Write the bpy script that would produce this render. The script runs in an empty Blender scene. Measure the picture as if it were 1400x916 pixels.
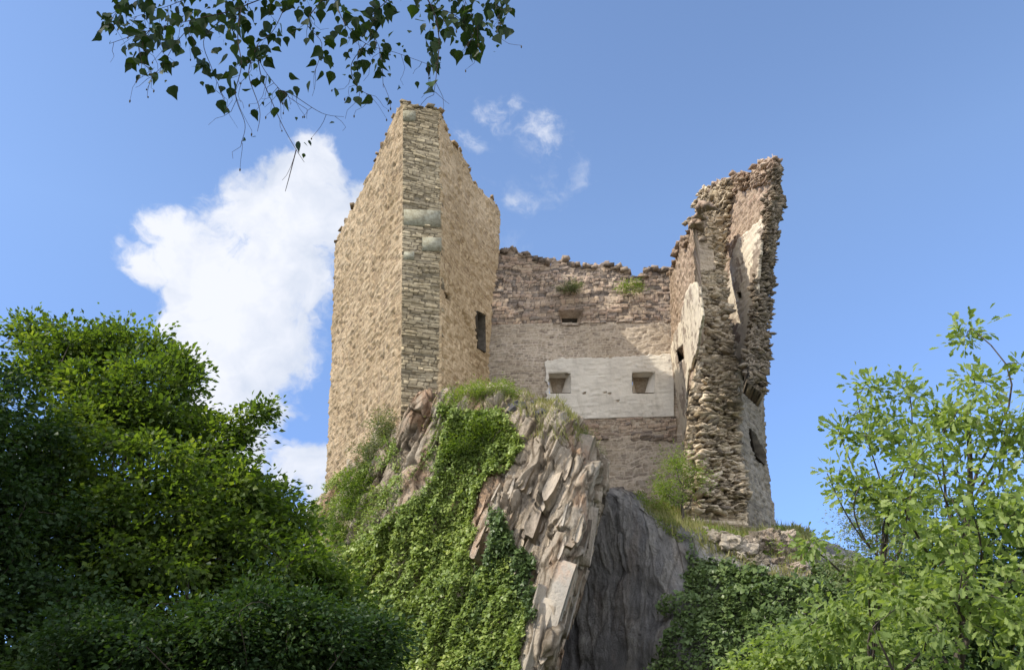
import bpy, math, random
import numpy as np
from mathutils import Matrix, Vector
random.seed(7); RNG = np.random.default_rng(7)
S = bpy.context.scene
R = math.radians
# ------------------------------------------------------------------ camera
F = 1150.0; CX, CY = 700.0, 458.0
PITCH, ROLL = R(27.0), R(-3.5)
CAM = np.array([0.0, 0.0, 1.6])
fw = np.array([0, math.cos(PITCH), math.sin(PITCH)])
up0 = np.array([0, -math.sin(PITCH), math.cos(PITCH)]); rt0 = np.array([1.0, 0, 0])
rt = math.cos(ROLL)*rt0 + math.sin(ROLL)*up0
up = -math.sin(ROLL)*rt0 + math.cos(ROLL)*up0
cd = bpy.data.cameras.new('camera'); cam = bpy.data.objects.new('camera', cd)
S.collection.objects.link(cam); S.camera = cam
cam.matrix_world = Matrix(((rt[0], up[0], -fw[0], CAM[0]), (rt[1], up[1], -fw[1], CAM[1]),
                           (rt[2], up[2], -fw[2], CAM[2]), (0, 0, 0, 1)))
cd.sensor_width = 36; cd.lens = F/1400*36; cd.clip_start = 0.05; cd.clip_end = 3000
def ray(px, py):
    d = fw + rt*((px-CX)/F) + up*((CY-py)/F)
    return d
def P(px, py, y):                      # point on the pixel's line of sight at ground distance y
    d = ray(px, py); return CAM + d*(y/d[1])
def proj(p):
    q = np.asarray(p) - CAM; z = q@fw
    return np.stack([CX + F*(q@rt)/z, CY - F*(q@up)/z], -1)
# ------------------------------------------------------------------ light
SUN_EL, SUN_AZ = R(44), R(-115)       # azimuth from straight ahead, negative = left
sd = np.array([math.sin(SUN_AZ)*math.cos(SUN_EL), math.cos(SUN_AZ)*math.cos(SUN_EL), math.sin(SUN_EL)])
sl = bpy.data.lights.new('sun', 'SUN'); sl.energy = 3.1; sl.angle = R(0.5); sl.color = (1.0, 0.93, 0.80)
so = bpy.data.objects.new('sun', sl); S.collection.objects.link(so)
so.rotation_euler = Vector(sd).to_track_quat('Z', 'Y').to_euler(); so.location = (-60, -20, 80)
S.view_settings.view_transform = 'Standard'; S.view_settings.look = 'None'
S.view_settings.exposure = 0.72; S.view_settings.gamma = 1; S.view_settings.use_curve_mapping = False
try:
    S.cycles.max_bounces = 8; S.cycles.diffuse_bounces = 6; S.cycles.transparent_max_bounces = 4
except Exception: pass
W = bpy.data.worlds.new('World'); S.world = W; W.use_nodes = True
nt = W.node_tree; nt.nodes.clear()
def N(t, **k):
    n = nt.nodes.new(t)
    for a, b in k.items(): setattr(n, a, b)
    return n
def L(a, b): nt.links.new(a, b)
out = N('ShaderNodeOutputWorld'); bg = N('ShaderNodeBackground'); bg.inputs['Strength'].default_value = 0.15
L(bg.outputs[0], out.inputs[0])
sky = N('ShaderNodeTexSky', sky_type='NISHITA', sun_disc=False)
sky.sun_elevation = SUN_EL; sky.sun_rotation = SUN_AZ
sky.air_density = .95; sky.dust_density = .25; sky.ozone_density = 4.5; sky.altitude = 300
tc = N('ShaderNodeTexCoord')
def noise_w(scale, detail, src, rough=0.55):
    n = N('ShaderNodeTexNoise'); n.inputs['Scale'].default_value = scale
    n.inputs['Detail'].default_value = detail; n.inputs['Roughness'].default_value = rough
    L(src, n.inputs['Vector']); return n
def VM(op, a, b):
    n = N('ShaderNodeVectorMath', operation=op)
    for i, v in enumerate((a, b)):
        if v is None: continue
        if isinstance(v, tuple): n.inputs[i].default_value = v
        else: L(v, n.inputs[i])
    return n
def MA(op, a, b=None, c=None, clamp=False):
    n = N('ShaderNodeMath', operation=op); n.use_clamp = clamp
    for i, v in enumerate((a, b, c)):
        if v is None: continue
        if isinstance(v, (int, float)): n.inputs[i].default_value = v
        else: L(v, n.inputs[i])
    return n.outputs[0]
gen = tc.outputs['Generated']
w1 = noise_w(7, 5, gen); off = VM('SUBTRACT', w1.outputs['Color'], (0.5, 0.5, 0.5))
sc_ = N('ShaderNodeVectorMath', operation='SCALE'); L(off.outputs[0], sc_.inputs[0]); sc_.inputs['Scale'].default_value = 0.13
wd = VM('ADD', gen, sc_.outputs[0]).outputs[0]
blobs = [(432,222,48,1.),(400,265,66,1.),(335,300,66,1.),(262,335,62,1.),(205,362,42,.9),(290,395,80,1.),(370,370,90,1.05),
 (440,300,75,1.),(492,262,48,.95),(350,460,90,1.),(325,530,75,1.),(405,415,42,.65),(375,560,40,.65),(410,640,48,.85),(300,470,60,.9),(435,680,50,.8),
 (330,610,62,.9),(60,620,60,.7)]
wisps = [(678,152,32,.48),(742,168,34,.54),(705,130,18,.38),(645,205,28,.42),(702,282,24,.44),(668,258,26,.38),(765,245,60,.24),(690,330,28,.3),(515,205,34,.38),(745,195,34,.42)]
def blobsum(bl, vec):
    tot = None
    for (x, y, r, wgt) in bl:
        d = ray(x, y); c = tuple(d/np.linalg.norm(d)); rr = r/F/np.linalg.norm(d)*1.05
        dist = VM('DISTANCE', vec, c).outputs['Value']
        m = N('ShaderNodeMapRange', interpolation_type='SMOOTHSTEP')
        L(dist, m.inputs[0]); m.inputs[1].default_value = rr*1.45; m.inputs[2].default_value = rr*0.25
        m.inputs[3].default_value = 0; m.inputs[4].default_value = wgt
        tot = m.outputs[0] if tot is None else MA('MAXIMUM', tot, m.outputs[0])
    return tot
mk = blobsum(blobs, wd); mw = blobsum(wisps, wd)
n2 = noise_w(14, 9, wd, 0.62); n3 = noise_w(38, 8, wd, 0.65)
tex = MA('ADD', MA('MULTIPLY', n2.outputs[0], 0.75), MA('MULTIPLY', n3.outputs[0], 0.35))
dens = MA('ADD', MA('MULTIPLY', mk, 1.25), MA('MULTIPLY', MA('SUBTRACT', tex, 0.55), 2.1))
mr = N('ShaderNodeMapRange', interpolation_type='SMOOTHSTEP'); L(dens, mr.inputs[0])
mr.inputs[1].default_value = 0.40; mr.inputs[2].default_value = 0.98
big = MA('MULTIPLY', mr.outputs[0], MA('MULTIPLY', mk, 3.0, clamp=True))
dw = MA('ADD', mw, MA('MULTIPLY', MA('SUBTRACT', tex, 0.55), 4.2))
mr2 = N('ShaderNodeMapRange', interpolation_type='SMOOTHSTEP'); L(dw, mr2.inputs[0])
mr2.inputs[1].default_value = 0.12; mr2.inputs[2].default_value = 1.1
small = MA('MULTIPLY', mr2.outputs[0], MA('MULTIPLY', mw, 2.2, clamp=True))
cm = MA('MAXIMUM', MA('MULTIPLY', big, 0.96), MA('MULTIPLY', small, 0.75), clamp=True)
nb = noise_w(2.6, 8, wd, .6)
back = MA('ADD', VM('DOT_PRODUCT', gen, (0.25, -0.93, 0.27)).outputs['Value'], 0.0)
mb = N('ShaderNodeMapRange', interpolation_type='SMOOTHSTEP'); L(back, mb.inputs[0]); mb.inputs[1].default_value = .15; mb.inputs[2].default_value = .5
mb2 = N('ShaderNodeMapRange', interpolation_type='SMOOTHSTEP'); L(nb.outputs[0], mb2.inputs[0]); mb2.inputs[1].default_value = .34; mb2.inputs[2].default_value = .46
fill_cloud = MA('MULTIPLY', mb.outputs[0], mb2.outputs[0])  # unseen bright clouds behind the camera, added to fill the shaded walls
cm = MA('MAXIMUM', cm, MA('MULTIPLY', mb.outputs[0], mb2.outputs[0]))
n4 = noise_w(9, 6, wd)
cr = N('ShaderNodeValToRGB'); L(n4.outputs[0], cr.inputs[0])
cr.color_ramp.elements[0].position = .36; cr.color_ramp.elements[0].color = (.62, .68, .80, 1)
cr.color_ramp.elements[1].position = .58; cr.color_ramp.elements[1].color = (.86, .88, .94, 1)
cs = N('ShaderNodeVectorMath', operation='SCALE'); L(cr.outputs[0], cs.inputs[0]); L(MA('ADD', 4.5, MA('MULTIPLY', fill_cloud, 3.6)), cs.inputs['Scale'])
mixc = N('ShaderNodeMix', data_type='RGBA'); L(cm, mixc.inputs['Factor'])
tint = N('ShaderNodeMix', data_type='RGBA', blend_type='MULTIPLY'); tint.inputs['Factor'].default_value = 1
SKY_TINT = (1.3, 1.19, 1.13, 1)
L(sky.outputs[0], tint.inputs['A']); 
sepz = N('ShaderNodeSeparateXYZ'); L(gen, sepz.inputs[0]); hz = N('ShaderNodeMapRange'); L(sepz.outputs[2], hz.inputs[0]); hz.inputs[1].default_value = .12; hz.inputs[2].default_value = .55
hazm = N('ShaderNodeMix', data_type='RGBA'); L(hz.outputs[0], hazm.inputs['Factor']); hazm.inputs['A'].default_value = (.60, .66, .88, 1); hazm.inputs['B'].default_value = SKY_TINT; L(hazm.outputs['Result'], tint.inputs['B'])
L(tint.outputs['Result'], mixc.inputs['A']); L(cs.outputs[0], mixc.inputs['B'])
L(mixc.outputs['Result'], bg.inputs['Color'])

# ------------------------------------------------------------------ helpers
def hsh(ix, iy, iz=0, seed=0):
    h = (ix.astype(np.int64)*374761393 + iy.astype(np.int64)*668265263 + np.asarray(iz, dtype=np.int64)*1440662683 + seed*974634777) & 0xffffffff
    h = ((h ^ (h >> 13))*1274126177) & 0xffffffff
    h = ((h ^ (h >> 16))*2246822519) & 0xffffffff
    return (h ^ (h >> 15))/4294967296.0
def vn(p, seed=0):
    p = np.asarray(p, float); i = np.floor(p).astype(np.int64); f = p - i; f = f*f*(3-2*f); r = 0
    for dx in (0, 1):
        for dy in (0, 1):
            for dz in (0, 1):
                w = (f[..., 0] if dx else 1-f[..., 0])*(f[..., 1] if dy else 1-f[..., 1])*(f[..., 2] if dz else 1-f[..., 2])
                r = r + w*hsh(i[..., 0]+dx, i[..., 1]+dy, i[..., 2]+dz, seed)
    return r
def fbm(p, o=4, seed=0):
    p = np.asarray(p, float); r = 0; a = .5; t = 0
    for k in range(o): r = r + a*vn(p*(2**k), seed+k); t += a; a *= .5
    return r/t
def v3(a, b, c=0): return np.stack([a, b, np.zeros_like(a)+c], -1)
def masonry(u, z, hmin, hmax, wmin, wmax, seed, warp=.06, frac=False):
    """irregular coursed rubble: returns (stone random, second random, distance to the nearest joint)"""
    zw = z + warp*2*(fbm(v3(u*.45, z*.3), 3, seed)-.5)*2 + warp*.5*(vn(v3(u*2.2, z*1.3), seed+9)-.5)
    rg = np.random.default_rng(seed); lo, hi = zw.min()-1, zw.max()+1
    e = [lo]
    while e[-1] < hi: e.append(e[-1]+rg.uniform(hmin, hmax)*(1 if rg.random() > .15 else 1.5))
    e = np.array(e); k = np.searchsorted(e, zw)-1; k = np.clip(k, 0, len(e)-2)
    wid = wmin+(wmax-wmin)*hsh(k, k*0, 3, seed)
    uu = u/wid + hsh(k, k*0, 5, seed)*10 + .25*(vn(v3(u*1.7, z*4), seed+4)-.5)
    j = np.floor(uu).astype(np.int64)
    def bd(jj): return jj + .62*(hsh(jj, k, 7, seed)-.5)
    low = uu < bd(j); high = uu >= bd(j+1); j = np.where(low, j-1, np.where(high, j+1, j))
    dz = np.minimum(zw-e[k], e[k+1]-zw); du = np.minimum(uu-bd(j), bd(j+1)-uu)*wid
    if frac: return hsh(j, k, 11, seed), hsh(j, k, 13, seed), np.minimum(dz, np.abs(du)), (zw-e[k])/(e[k+1]-e[k])
    return hsh(j, k, 11, seed), hsh(j, k, 13, seed), np.minimum(dz, np.abs(du))
def facets(p, seed):
    """planar broken-rock facets: nearest cell's random height and tilt; returns (displacement, cell random, edge distance)"""
    sh = p.shape[:-1]; q = p.reshape(-1, 3); i = np.floor(q).astype(np.int64); best = np.full(len(q), 9.); sec = best.copy(); dd = np.zeros(len(q)); rr = dd.copy()
    for dx in (-1, 0, 1):
        for dy in (-1, 0, 1):
            for dz in (-1, 0, 1):
                c = i+[dx, dy, dz]; h = [hsh(c[:, 0], c[:, 1], c[:, 2], seed+k) for k in range(6)]
                v = q-(c+np.stack(h[:3], -1)); d2 = np.sqrt((v**2).sum(1)); m = d2 < best
                sec = np.where(m, best, np.minimum(sec, d2)); best = np.where(m, d2, best)
                dd = np.where(m, (h[3]-.5)+1.5*((h[4]-.5)*v[:, 0]+(h[5]-.5)*v[:, 1]*.6), dd); rr = np.where(m, h[3], rr)
    return dd.reshape(sh), rr.reshape(sh), (sec-best).reshape(sh)
def mk(name, V, Fs, mat, parent=None, attrs=None, smooth=False):
    """one mesh object from numpy arrays; Fs = list of (n,k) index arrays"""
    me = bpy.data.meshes.new(name); V = np.asarray(V, np.float32)
    Fs = [np.asarray(f, np.int32) for f in Fs if len(f)]
    me.vertices.add(len(V)); me.vertices.foreach_set('co', V.ravel())
    nl = sum(f.size for f in Fs); npoly = sum(len(f) for f in Fs)
    me.loops.add(nl); me.loops.foreach_set('vertex_index', np.concatenate([f.ravel() for f in Fs]))
    me.polygons.add(npoly)
    cnt = np.concatenate([np.full(len(f), f.shape[1]) for f in Fs]); st = np.concatenate([[0], np.cumsum(cnt)[:-1]])
    me.polygons.foreach_set('loop_start', st.astype(np.int32)); me.polygons.foreach_set('loop_total', cnt.astype(np.int32))
    if smooth: me.polygons.foreach_set('use_smooth', np.ones(npoly, bool))
    me.update(calc_edges=True)
    for k, a in (attrs or {}).items():
        at = me.attributes.new(k, 'FLOAT', 'POINT'); at.data.foreach_set('value', np.asarray(a, np.float32))
    me.materials.append(mat)
    o = bpy.data.objects.new(name, me); S.collection.objects.link(o)
    if parent: o.parent = parent
    return o
def empty(name, loc=(0, 0, 0)):
    o = bpy.data.objects.new(name, None); S.collection.objects.link(o); o.location = loc; return o
def child_of(o, root):
    o.parent = root; bpy.context.view_layer.update(); o.matrix_parent_inverse = Matrix.Translation(-Vector(root.location)); return o
def tag(o, label=None, cat=None, group=None, kind=None):
    if label: o['label'] = label
    if cat: o['category'] = cat
    if group: o['group'] = group
    if kind: o['kind'] = kind
    return o
def inpoly(xy, poly):
    x, y = xy[..., 0], xy[..., 1]; r = np.zeros(x.shape, bool); n = len(poly)
    for i in range(n):
        x1, y1 = poly[i]; x2, y2 = poly[(i+1) % n]
        if y1 == y2: continue
        c = ((y1 > y) != (y2 > y)) & (x < (x2-x1)*(y-y1)/(y2-y1)+x1); r ^= c
    return r
# ------------------------------------------------------------------ materials
class M:
    def __init__(s, name, rough=.9):
        s.m = bpy.data.materials.new(name); s.m.use_nodes = True; s.t = s.m.node_tree; s.b = s.t.nodes['Principled BSDF']
        s.b.inputs['Roughness'].default_value = rough
        s.b.inputs['Specular IOR Level'].default_value = .2
        s.o = s.t.nodes.new('ShaderNodeTexCoord').outputs['Object']
    def n(s, t, **k):
        n = s.t.nodes.new(t)
        for a, b in k.items(): setattr(n, a, b)
        return n
    def l(s, a, b): s.t.links.new(a, b)
    def attr(s, name): a = s.n('ShaderNodeAttribute', attribute_name=name); return a.outputs['Fac']
    def noise(s, scale, detail=5, rough=.6, stretch=None):
        n = s.n('ShaderNodeTexNoise'); n.inputs['Scale'].default_value = scale; n.inputs['Detail'].default_value = detail; n.inputs['Roughness'].default_value = rough
        src = s.o
        if stretch:
            mp = s.n('ShaderNodeMapping'); mp.inputs['Scale'].default_value = stretch[0]; mp.inputs['Rotation'].default_value = stretch[1]; s.l(src, mp.inputs[0]); src = mp.outputs[0]
        s.l(src, n.inputs['Vector']); return n.outputs[0]
    def ramp(s, f, stops):
        r = s.n('ShaderNodeValToRGB'); e = r.color_ramp.elements
        while len(e) < len(stops): e.new(.5)
        for i, (p, c) in enumerate(stops): e[i].position = p; e[i].color = (*c, 1)
        s.l(f, r.inputs[0]); return r.outputs[0]
    def mix(s, f, a, b, mode='MIX'):
        n = s.n('ShaderNodeMix', data_type='RGBA', blend_type=mode)
        for i, v in (('Factor', f), ('A', a), ('B', b)):
            if isinstance(v, (int, float)): n.inputs[i].default_value = v
            elif isinstance(v, tuple): n.inputs[i].default_value = (*v, 1)
            else: s.l(v, n.inputs[i])
        return n.outputs['Result']
    def math(s, op, a, b=0., clamp=False):
        n = s.n('ShaderNodeMath', operation=op); n.use_clamp = clamp
        for i, v in enumerate((a, b)):
            if isinstance(v, (int, float)): n.inputs[i].default_value = v
            else: s.l(v, n.inputs[i])
        return n.outputs[0]
    def step(s, f, a, b):
        n = s.n('ShaderNodeMapRange', interpolation_type='SMOOTHSTEP'); s.l(f, n.inputs[0]); n.inputs[1].default_value = a; n.inputs[2].default_value = b
        return n.outputs[0]
    def bump(s, f, dist, strength=1.):
        n = s.n('ShaderNodeBump'); n.inputs['Strength'].default_value = strength; n.inputs['Distance'].default_value = dist
        s.l(f, n.inputs['Height']); s.l(n.outputs[0], s.b.inputs['Normal'])
    def col(s, c):
        if isinstance(c, tuple): s.b.inputs['Base Color'].default_value = (*c, 1)
        else: s.l(c, s.b.inputs['Base Color'])
        return s.m
def stone_mat(name, cols, mortar, mort_w=.035, plaster=None):
    m = M(name); rnd = m.attr('rnd'); e = m.attr('joint')
    c = m.ramp(rnd, [(i/(len(cols)-1), k) for i, k in enumerate(cols)])
    c = m.mix(m.step(m.noise(5, 6, .7), .35, .7), c, m.mix(1., c, (.62, .58, .52), 'MULTIPLY'))
    c = m.mix(m.math('SUBTRACT', 1., m.step(e, .006, mort_w)), c, mortar)
    big = m.noise(.22, 5, .6); c = m.mix(m.step(big, .35, .65), c, m.mix(1., c, (.80, .78, .74), 'MULTIPLY'))
    st = m.noise(.9, 6, .7, ((1, 1, .25), (0, 0, 0))); c = m.mix(m.math('MULTIPLY', m.step(st, .56, .72), .45), c, m.mix(1., c, (.45, .43, .40), 'MULTIPLY'))
    m.bump(m.math('ADD', m.noise(9, 7, .75), m.math('MULTIPLY', m.noise(30, 3, .6), .4)), .07, .8)
    return m.col(c)
mat_left = stone_mat('warm_rubble_stone', [(0.205,0.153,0.099),(0.410,0.305,0.198),(0.493,0.375,0.243),(0.575,0.453,0.305),(0.339,0.266,0.180)], (0.482,0.370,0.243), .05)
mat_right_face = stone_mat('tan_rubble_stone', [(0.400,0.289,0.171),(0.586,0.438,0.269),(0.665,0.513,0.331),(0.479,0.351,0.205)], (0.639,0.489,0.309), .06)
mat_quoin = stone_mat('grey_slate_quoins', [(0.245,0.212,0.156),(0.531,0.441,0.296),(0.735,0.609,0.410),(0.408,0.345,0.240),(0.836,0.689,0.452)], (0.154,0.124,0.085), .045)
mat_quoin_block = stone_mat('dressed_grey_block', [(0.389,0.381,0.296),(0.447,0.426,0.326)], (0.353,0.336,0.256), .01)
mat_back = stone_mat('rear_rubble_stone', [(0.210,0.180,0.163),(0.451,0.360,0.286),(0.648,0.519,0.397),(0.563,0.415,0.320),(0.367,0.317,0.274)], (0.141,0.118,0.103), .04)
mat_band = stone_mat('pointed_rubble_stone', [(0.348,0.290,0.239),(0.566,0.471,0.370),(0.652,0.551,0.435),(0.464,0.392,0.319)], (0.609,0.515,0.406), .05)
mat_red = stone_mat('reddish_rubble_stone', [(0.345,0.253,0.196),(0.575,0.437,0.333),(0.667,0.529,0.414),(0.460,0.322,0.247)], (0.437,0.345,0.265), .04)
mat_rubble = stone_mat('broken_slate_stone', [(0.241,0.200,0.161),(0.542,0.445,0.323),(0.752,0.631,0.467),(0.874,0.738,0.564),(0.392,0.338,0.266)], (0.151,0.123,0.097), .03)
mat_dark = stone_mat('dark_broken_stone', [(0.166,0.138,0.110),(0.331,0.276,0.214),(0.497,0.414,0.317),(0.248,0.207,0.166)], (0.041,0.037,0.032), .04)  # darker stone colours for the ragged edge and embrasure backs
mat_cap = stone_mat('weathered_cap_stone', [(.08,.075,.06),(.19,.17,.14),(.28,.25,.20),(.13,.12,.10)], (.05,.05,.04), .02)
def plaster_mat(name, base, dirty, bare=None):
    m = M(name, .85); c = m.mix(m.step(m.noise(.8, 6, .65), .35, .7), base, dirty)
    c = m.mix(m.math('MULTIPLY', m.step(m.noise(1.3, 7, .7, ((1, 1, .18), (0, 0, 0))), .52, .7), .45), c, m.mix(1., c, (.62, .60, .56), 'MULTIPLY'))
    if bare: c = m.mix(m.step(m.noise(.55, 7, .7), .52, .56), c, bare)
    m.bump(m.noise(6, 7, .7), .05, .7); return m.col(c)
mat_plaster = plaster_mat('pale_lime_plaster', (0.728,0.667,0.563), (0.587,0.534,0.450))
mat_cream = plaster_mat('cream_lime_plaster', (0.688,0.602,0.464), (0.568,0.490,0.390), (0.310,0.249,0.195))
mat_greyplaster = plaster_mat('grey_plaster', (.42,.38,.31), (.33,.30,.25), (.25,.215,.17))
m_ = M('painted_recess_shade'); mat_hole = m_.col(m_.ramp(m_.noise(3), [(.3, (.045,.038,.03)), (.7, (.12,.10,.075))]))  # dark colour paints in the shade inside the openings
def rock_mat(name, cols, orange, oamt, zs=.22, oth=(.50, .62)):
    m = M(name); rnd = m.attr('rnd'); e = m.attr('joint')
    c = m.ramp(m.math('ADD', m.math('MULTIPLY', rnd, .5), m.math('MULTIPLY', m.noise(1.1, 8, .7, ((1, 1, zs), (0, R(-20), 0))), .5)), cols)
    if oamt: c = m.mix(m.math('MULTIPLY', m.step(m.noise(.42, 5, .65, ((1, 1, .35), (0, R(-20), 0))), *oth), oamt), c, orange)
    c = m.mix(m.math('MULTIPLY', m.step(m.noise(7, 8, .75), .5, .68), .5), c, m.mix(1., c, (.6, .58, .55), 'MULTIPLY'))
    c = m.mix(m.math('SUBTRACT', 1., m.step(e, .0, .07)), c, m.mix(1., c, (.35, .33, .3), 'MULTIPLY'))
    c = m.mix(m.math('MULTIPLY', m.step(m.noise(1.7, 9, .8, ((1, 1, .2), (0, R(-20), 0))), .52, .62), .6), c, m.mix(1., c, (.45, .44, .43), 'MULTIPLY'))
    m.bump(m.math('ADD', m.noise(3.2, 9, .75, ((1, 1, .3), (0, R(-20), 0))), m.math('MULTIPLY', m.noise(14, 5, .7), .35)), .34, 1.)
    return m.col(c)
mat_rock = rock_mat('slate_rock', [(.2, (0.307,0.258,0.209)), (.42, (0.612,0.503,0.382)), (.6, (0.796,0.673,0.523)), (.8, (0.552,0.503,0.432))], (0.70,0.42,0.25), .65)
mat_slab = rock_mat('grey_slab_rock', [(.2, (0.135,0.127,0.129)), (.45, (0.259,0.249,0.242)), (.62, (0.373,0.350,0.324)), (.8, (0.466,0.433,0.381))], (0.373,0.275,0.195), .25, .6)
mat_ledge = rock_mat('pale_ledge_rock', [(.2, (0.310,0.270,0.213)), (.45, (0.529,0.448,0.356)), (.65, (0.644,0.564,0.460)), (.8, (0.414,0.380,0.322))], (0.575,0.391,0.276), .3)
def leaf_mat(name, stops, trans=.45, tcol=(1.9, 2.0, .6), rough=.5):
    m = M(name, rough); m.b.inputs['Specular IOR Level'].default_value = .22
    c = m.ramp(m.attr('rnd'), stops)
    m.col(c); tr = m.n('ShaderNodeBsdfTranslucent'); m.l(m.mix(1., c, tcol, 'MULTIPLY'), tr.inputs[0])
    mx = m.n('ShaderNodeMixShader'); mx.inputs[0].default_value = trans
    m.l(m.b.outputs[0], mx.inputs[1]); m.l(tr.outputs[0], mx.inputs[2]); m.l(mx.outputs[0], m.t.nodes['Material Output'].inputs[0]); return m.m
mat_maple = leaf_mat('maple_leaf', [(0, (0.043,0.068,0.020)), (.4, (0.071,0.112,0.025)), (.8, (0.114,0.158,0.032)), (1, (0.162,0.194,0.042))], .5)
mat_maple_dark = leaf_mat('dark_tree_leaf', [(0, (0.020,0.040,0.015)), (.6, (0.035,0.067,0.020)), (1, (0.058,0.088,0.026))], .3)
mat_oak = leaf_mat('oak_leaf', [(0, (0.124,0.176,0.053)), (.4, (0.195,0.256,0.077)), (.85, (0.277,0.337,0.113)), (1, (0.375,0.404,0.213))], .4, (1.8,1.9,.7), .45)
mat_birch = leaf_mat('birch_leaf', [(0, (.020,.040,.014)), (.8, (.035,.060,.018)), (1, (.05,.09,.02))], .22)
mat_ivy = leaf_mat('ivy_leaf', [(0, (0.121,0.165,0.046)), (.5, (0.207,0.272,0.069)), (.9, (0.311,0.362,0.099)), (1, (0.449,0.461,0.165))], .25, (1.4,1.5,.7), .38)
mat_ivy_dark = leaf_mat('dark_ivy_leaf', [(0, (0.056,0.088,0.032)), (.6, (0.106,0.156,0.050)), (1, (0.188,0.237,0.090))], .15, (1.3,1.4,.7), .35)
mat_bright = leaf_mat('bright_shrub_leaf', [(0, (0.103,0.156,0.034)), (.5, (0.156,0.217,0.047)), (1, (0.248,0.280,0.080))], .4)
mat_olive = leaf_mat('olive_shrub_leaf', [(0, (0.091,0.111,0.052)), (.5, (0.156,0.182,0.085)), (1, (0.234,0.247,0.130))], .25)
mat_grass = leaf_mat('grass_blade', [(0, (.13,.15,.05)), (.5, (.20,.20,.08)), (1, (.33,.29,.14))], .3)
m_ = M('bark'); m_.bump(m_.noise(20, 6, .7, ((1, 1, .2), (0, 0, 0))), .02); mat_bark = m_.col(m_.ramp(m_.noise(8), [(.3, (.045,.036,.028)), (.7, (.12,.10,.08))]))
m_ = M('twig_bark'); mat_twig = m_.col(m_.ramp(m_.noise(12), [(.3, (.05,.033,.028)), (.7, (.09,.06,.05))]))
m_ = M('catkin_scale'); mat_catkin = m_.col(m_.ramp(m_.noise(60), [(.3, (.05,.04,.03)), (.7, (.10,.08,.045))]))
m_ = M('ground_soil'); m_.bump(m_.noise(2, 8), .2); mat_ground = m_.col(m_.ramp(m_.noise(.6, 8), [(.3, (.05,.065,.025)), (.55, (.08,.09,.035)), (.75, (.14,.11,.07))]))

# ------------------------------------------------------------------ wall builder
class Wall:
    """a vertical wall face between plan points A and B; outlines are given as sight lines onto that plane"""
    def __init__(s, A, B):
        s.A = np.array([A[0], A[1], 0.]); d = np.array([B[0]-A[0], B[1]-A[1], 0.]); s.len = np.linalg.norm(d); s.u = d/s.len
        s.n = np.array([s.u[1], -s.u[0], 0.])
        if s.n@(CAM-s.A) < 0: s.n = -s.n
    def uz(s, px, py):
        d = ray(px, py); t = ((s.A-CAM)@s.n)/(d@s.n); p = CAM+d*t
        return (p-s.A)@s.u, p[2]
    def pts(s, pl): return np.array([s.uz(*p) for p in pl])
    def at(s, u, z, off=0.): return s.A + s.u*np.asarray(u)[..., None] + np.array([0, 0, 1.])*np.asarray(z)[..., None] + s.n*np.asarray(off+np.zeros_like(np.asarray(u, float)))[..., None]
def stones(centers, sizes, ax, seed=0, jit=.42):
    """rough broken stones: 8-corner blocks; ax = (u, n, z) unit axes; returns V, F, rnd, joint"""
    rg = np.random.default_rng(seed); n = len(centers); c = np.asarray(centers); sz = np.asarray(sizes)
    base = np.array([[x, y, z] for z in (-1, 1) for y in (-1, 1) for x in (-1, 1)], float)*.5
    b = base[None]*(1+rg.uniform(-jit, jit, (n, 8, 3))*np.array([1, 1, .35]))*sz[:, None, :]
    a = rg.normal(0, .22, (n, 3))
    q = b.copy(); q[..., 0] += -a[:, None, 2]*b[..., 1] + a[:, None, 1]*b[..., 2]; q[..., 1] += a[:, None, 2]*b[..., 0] - a[:, None, 0]*b[..., 2]; q[..., 2] += -a[:, None, 1]*b[..., 0] + a[:, None, 0]*b[..., 1]
    V = c[:, None, :] + q[..., :1]*ax[0] + q[..., 1:2]*ax[1] + q[..., 2:3]*ax[2]
    f = np.array([[0,1,3,2],[4,6,7,5],[0,4,5,1],[2,3,7,6],[0,2,6,4],[1,5,7,3]])
    Fc = (f[None]+np.arange(n)[:, None, None]*8).reshape(-1, 4)
    return V.reshape(-1, 3), Fc, np.repeat(rg.random(n), 8), np.full(n*8, .3)
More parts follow.
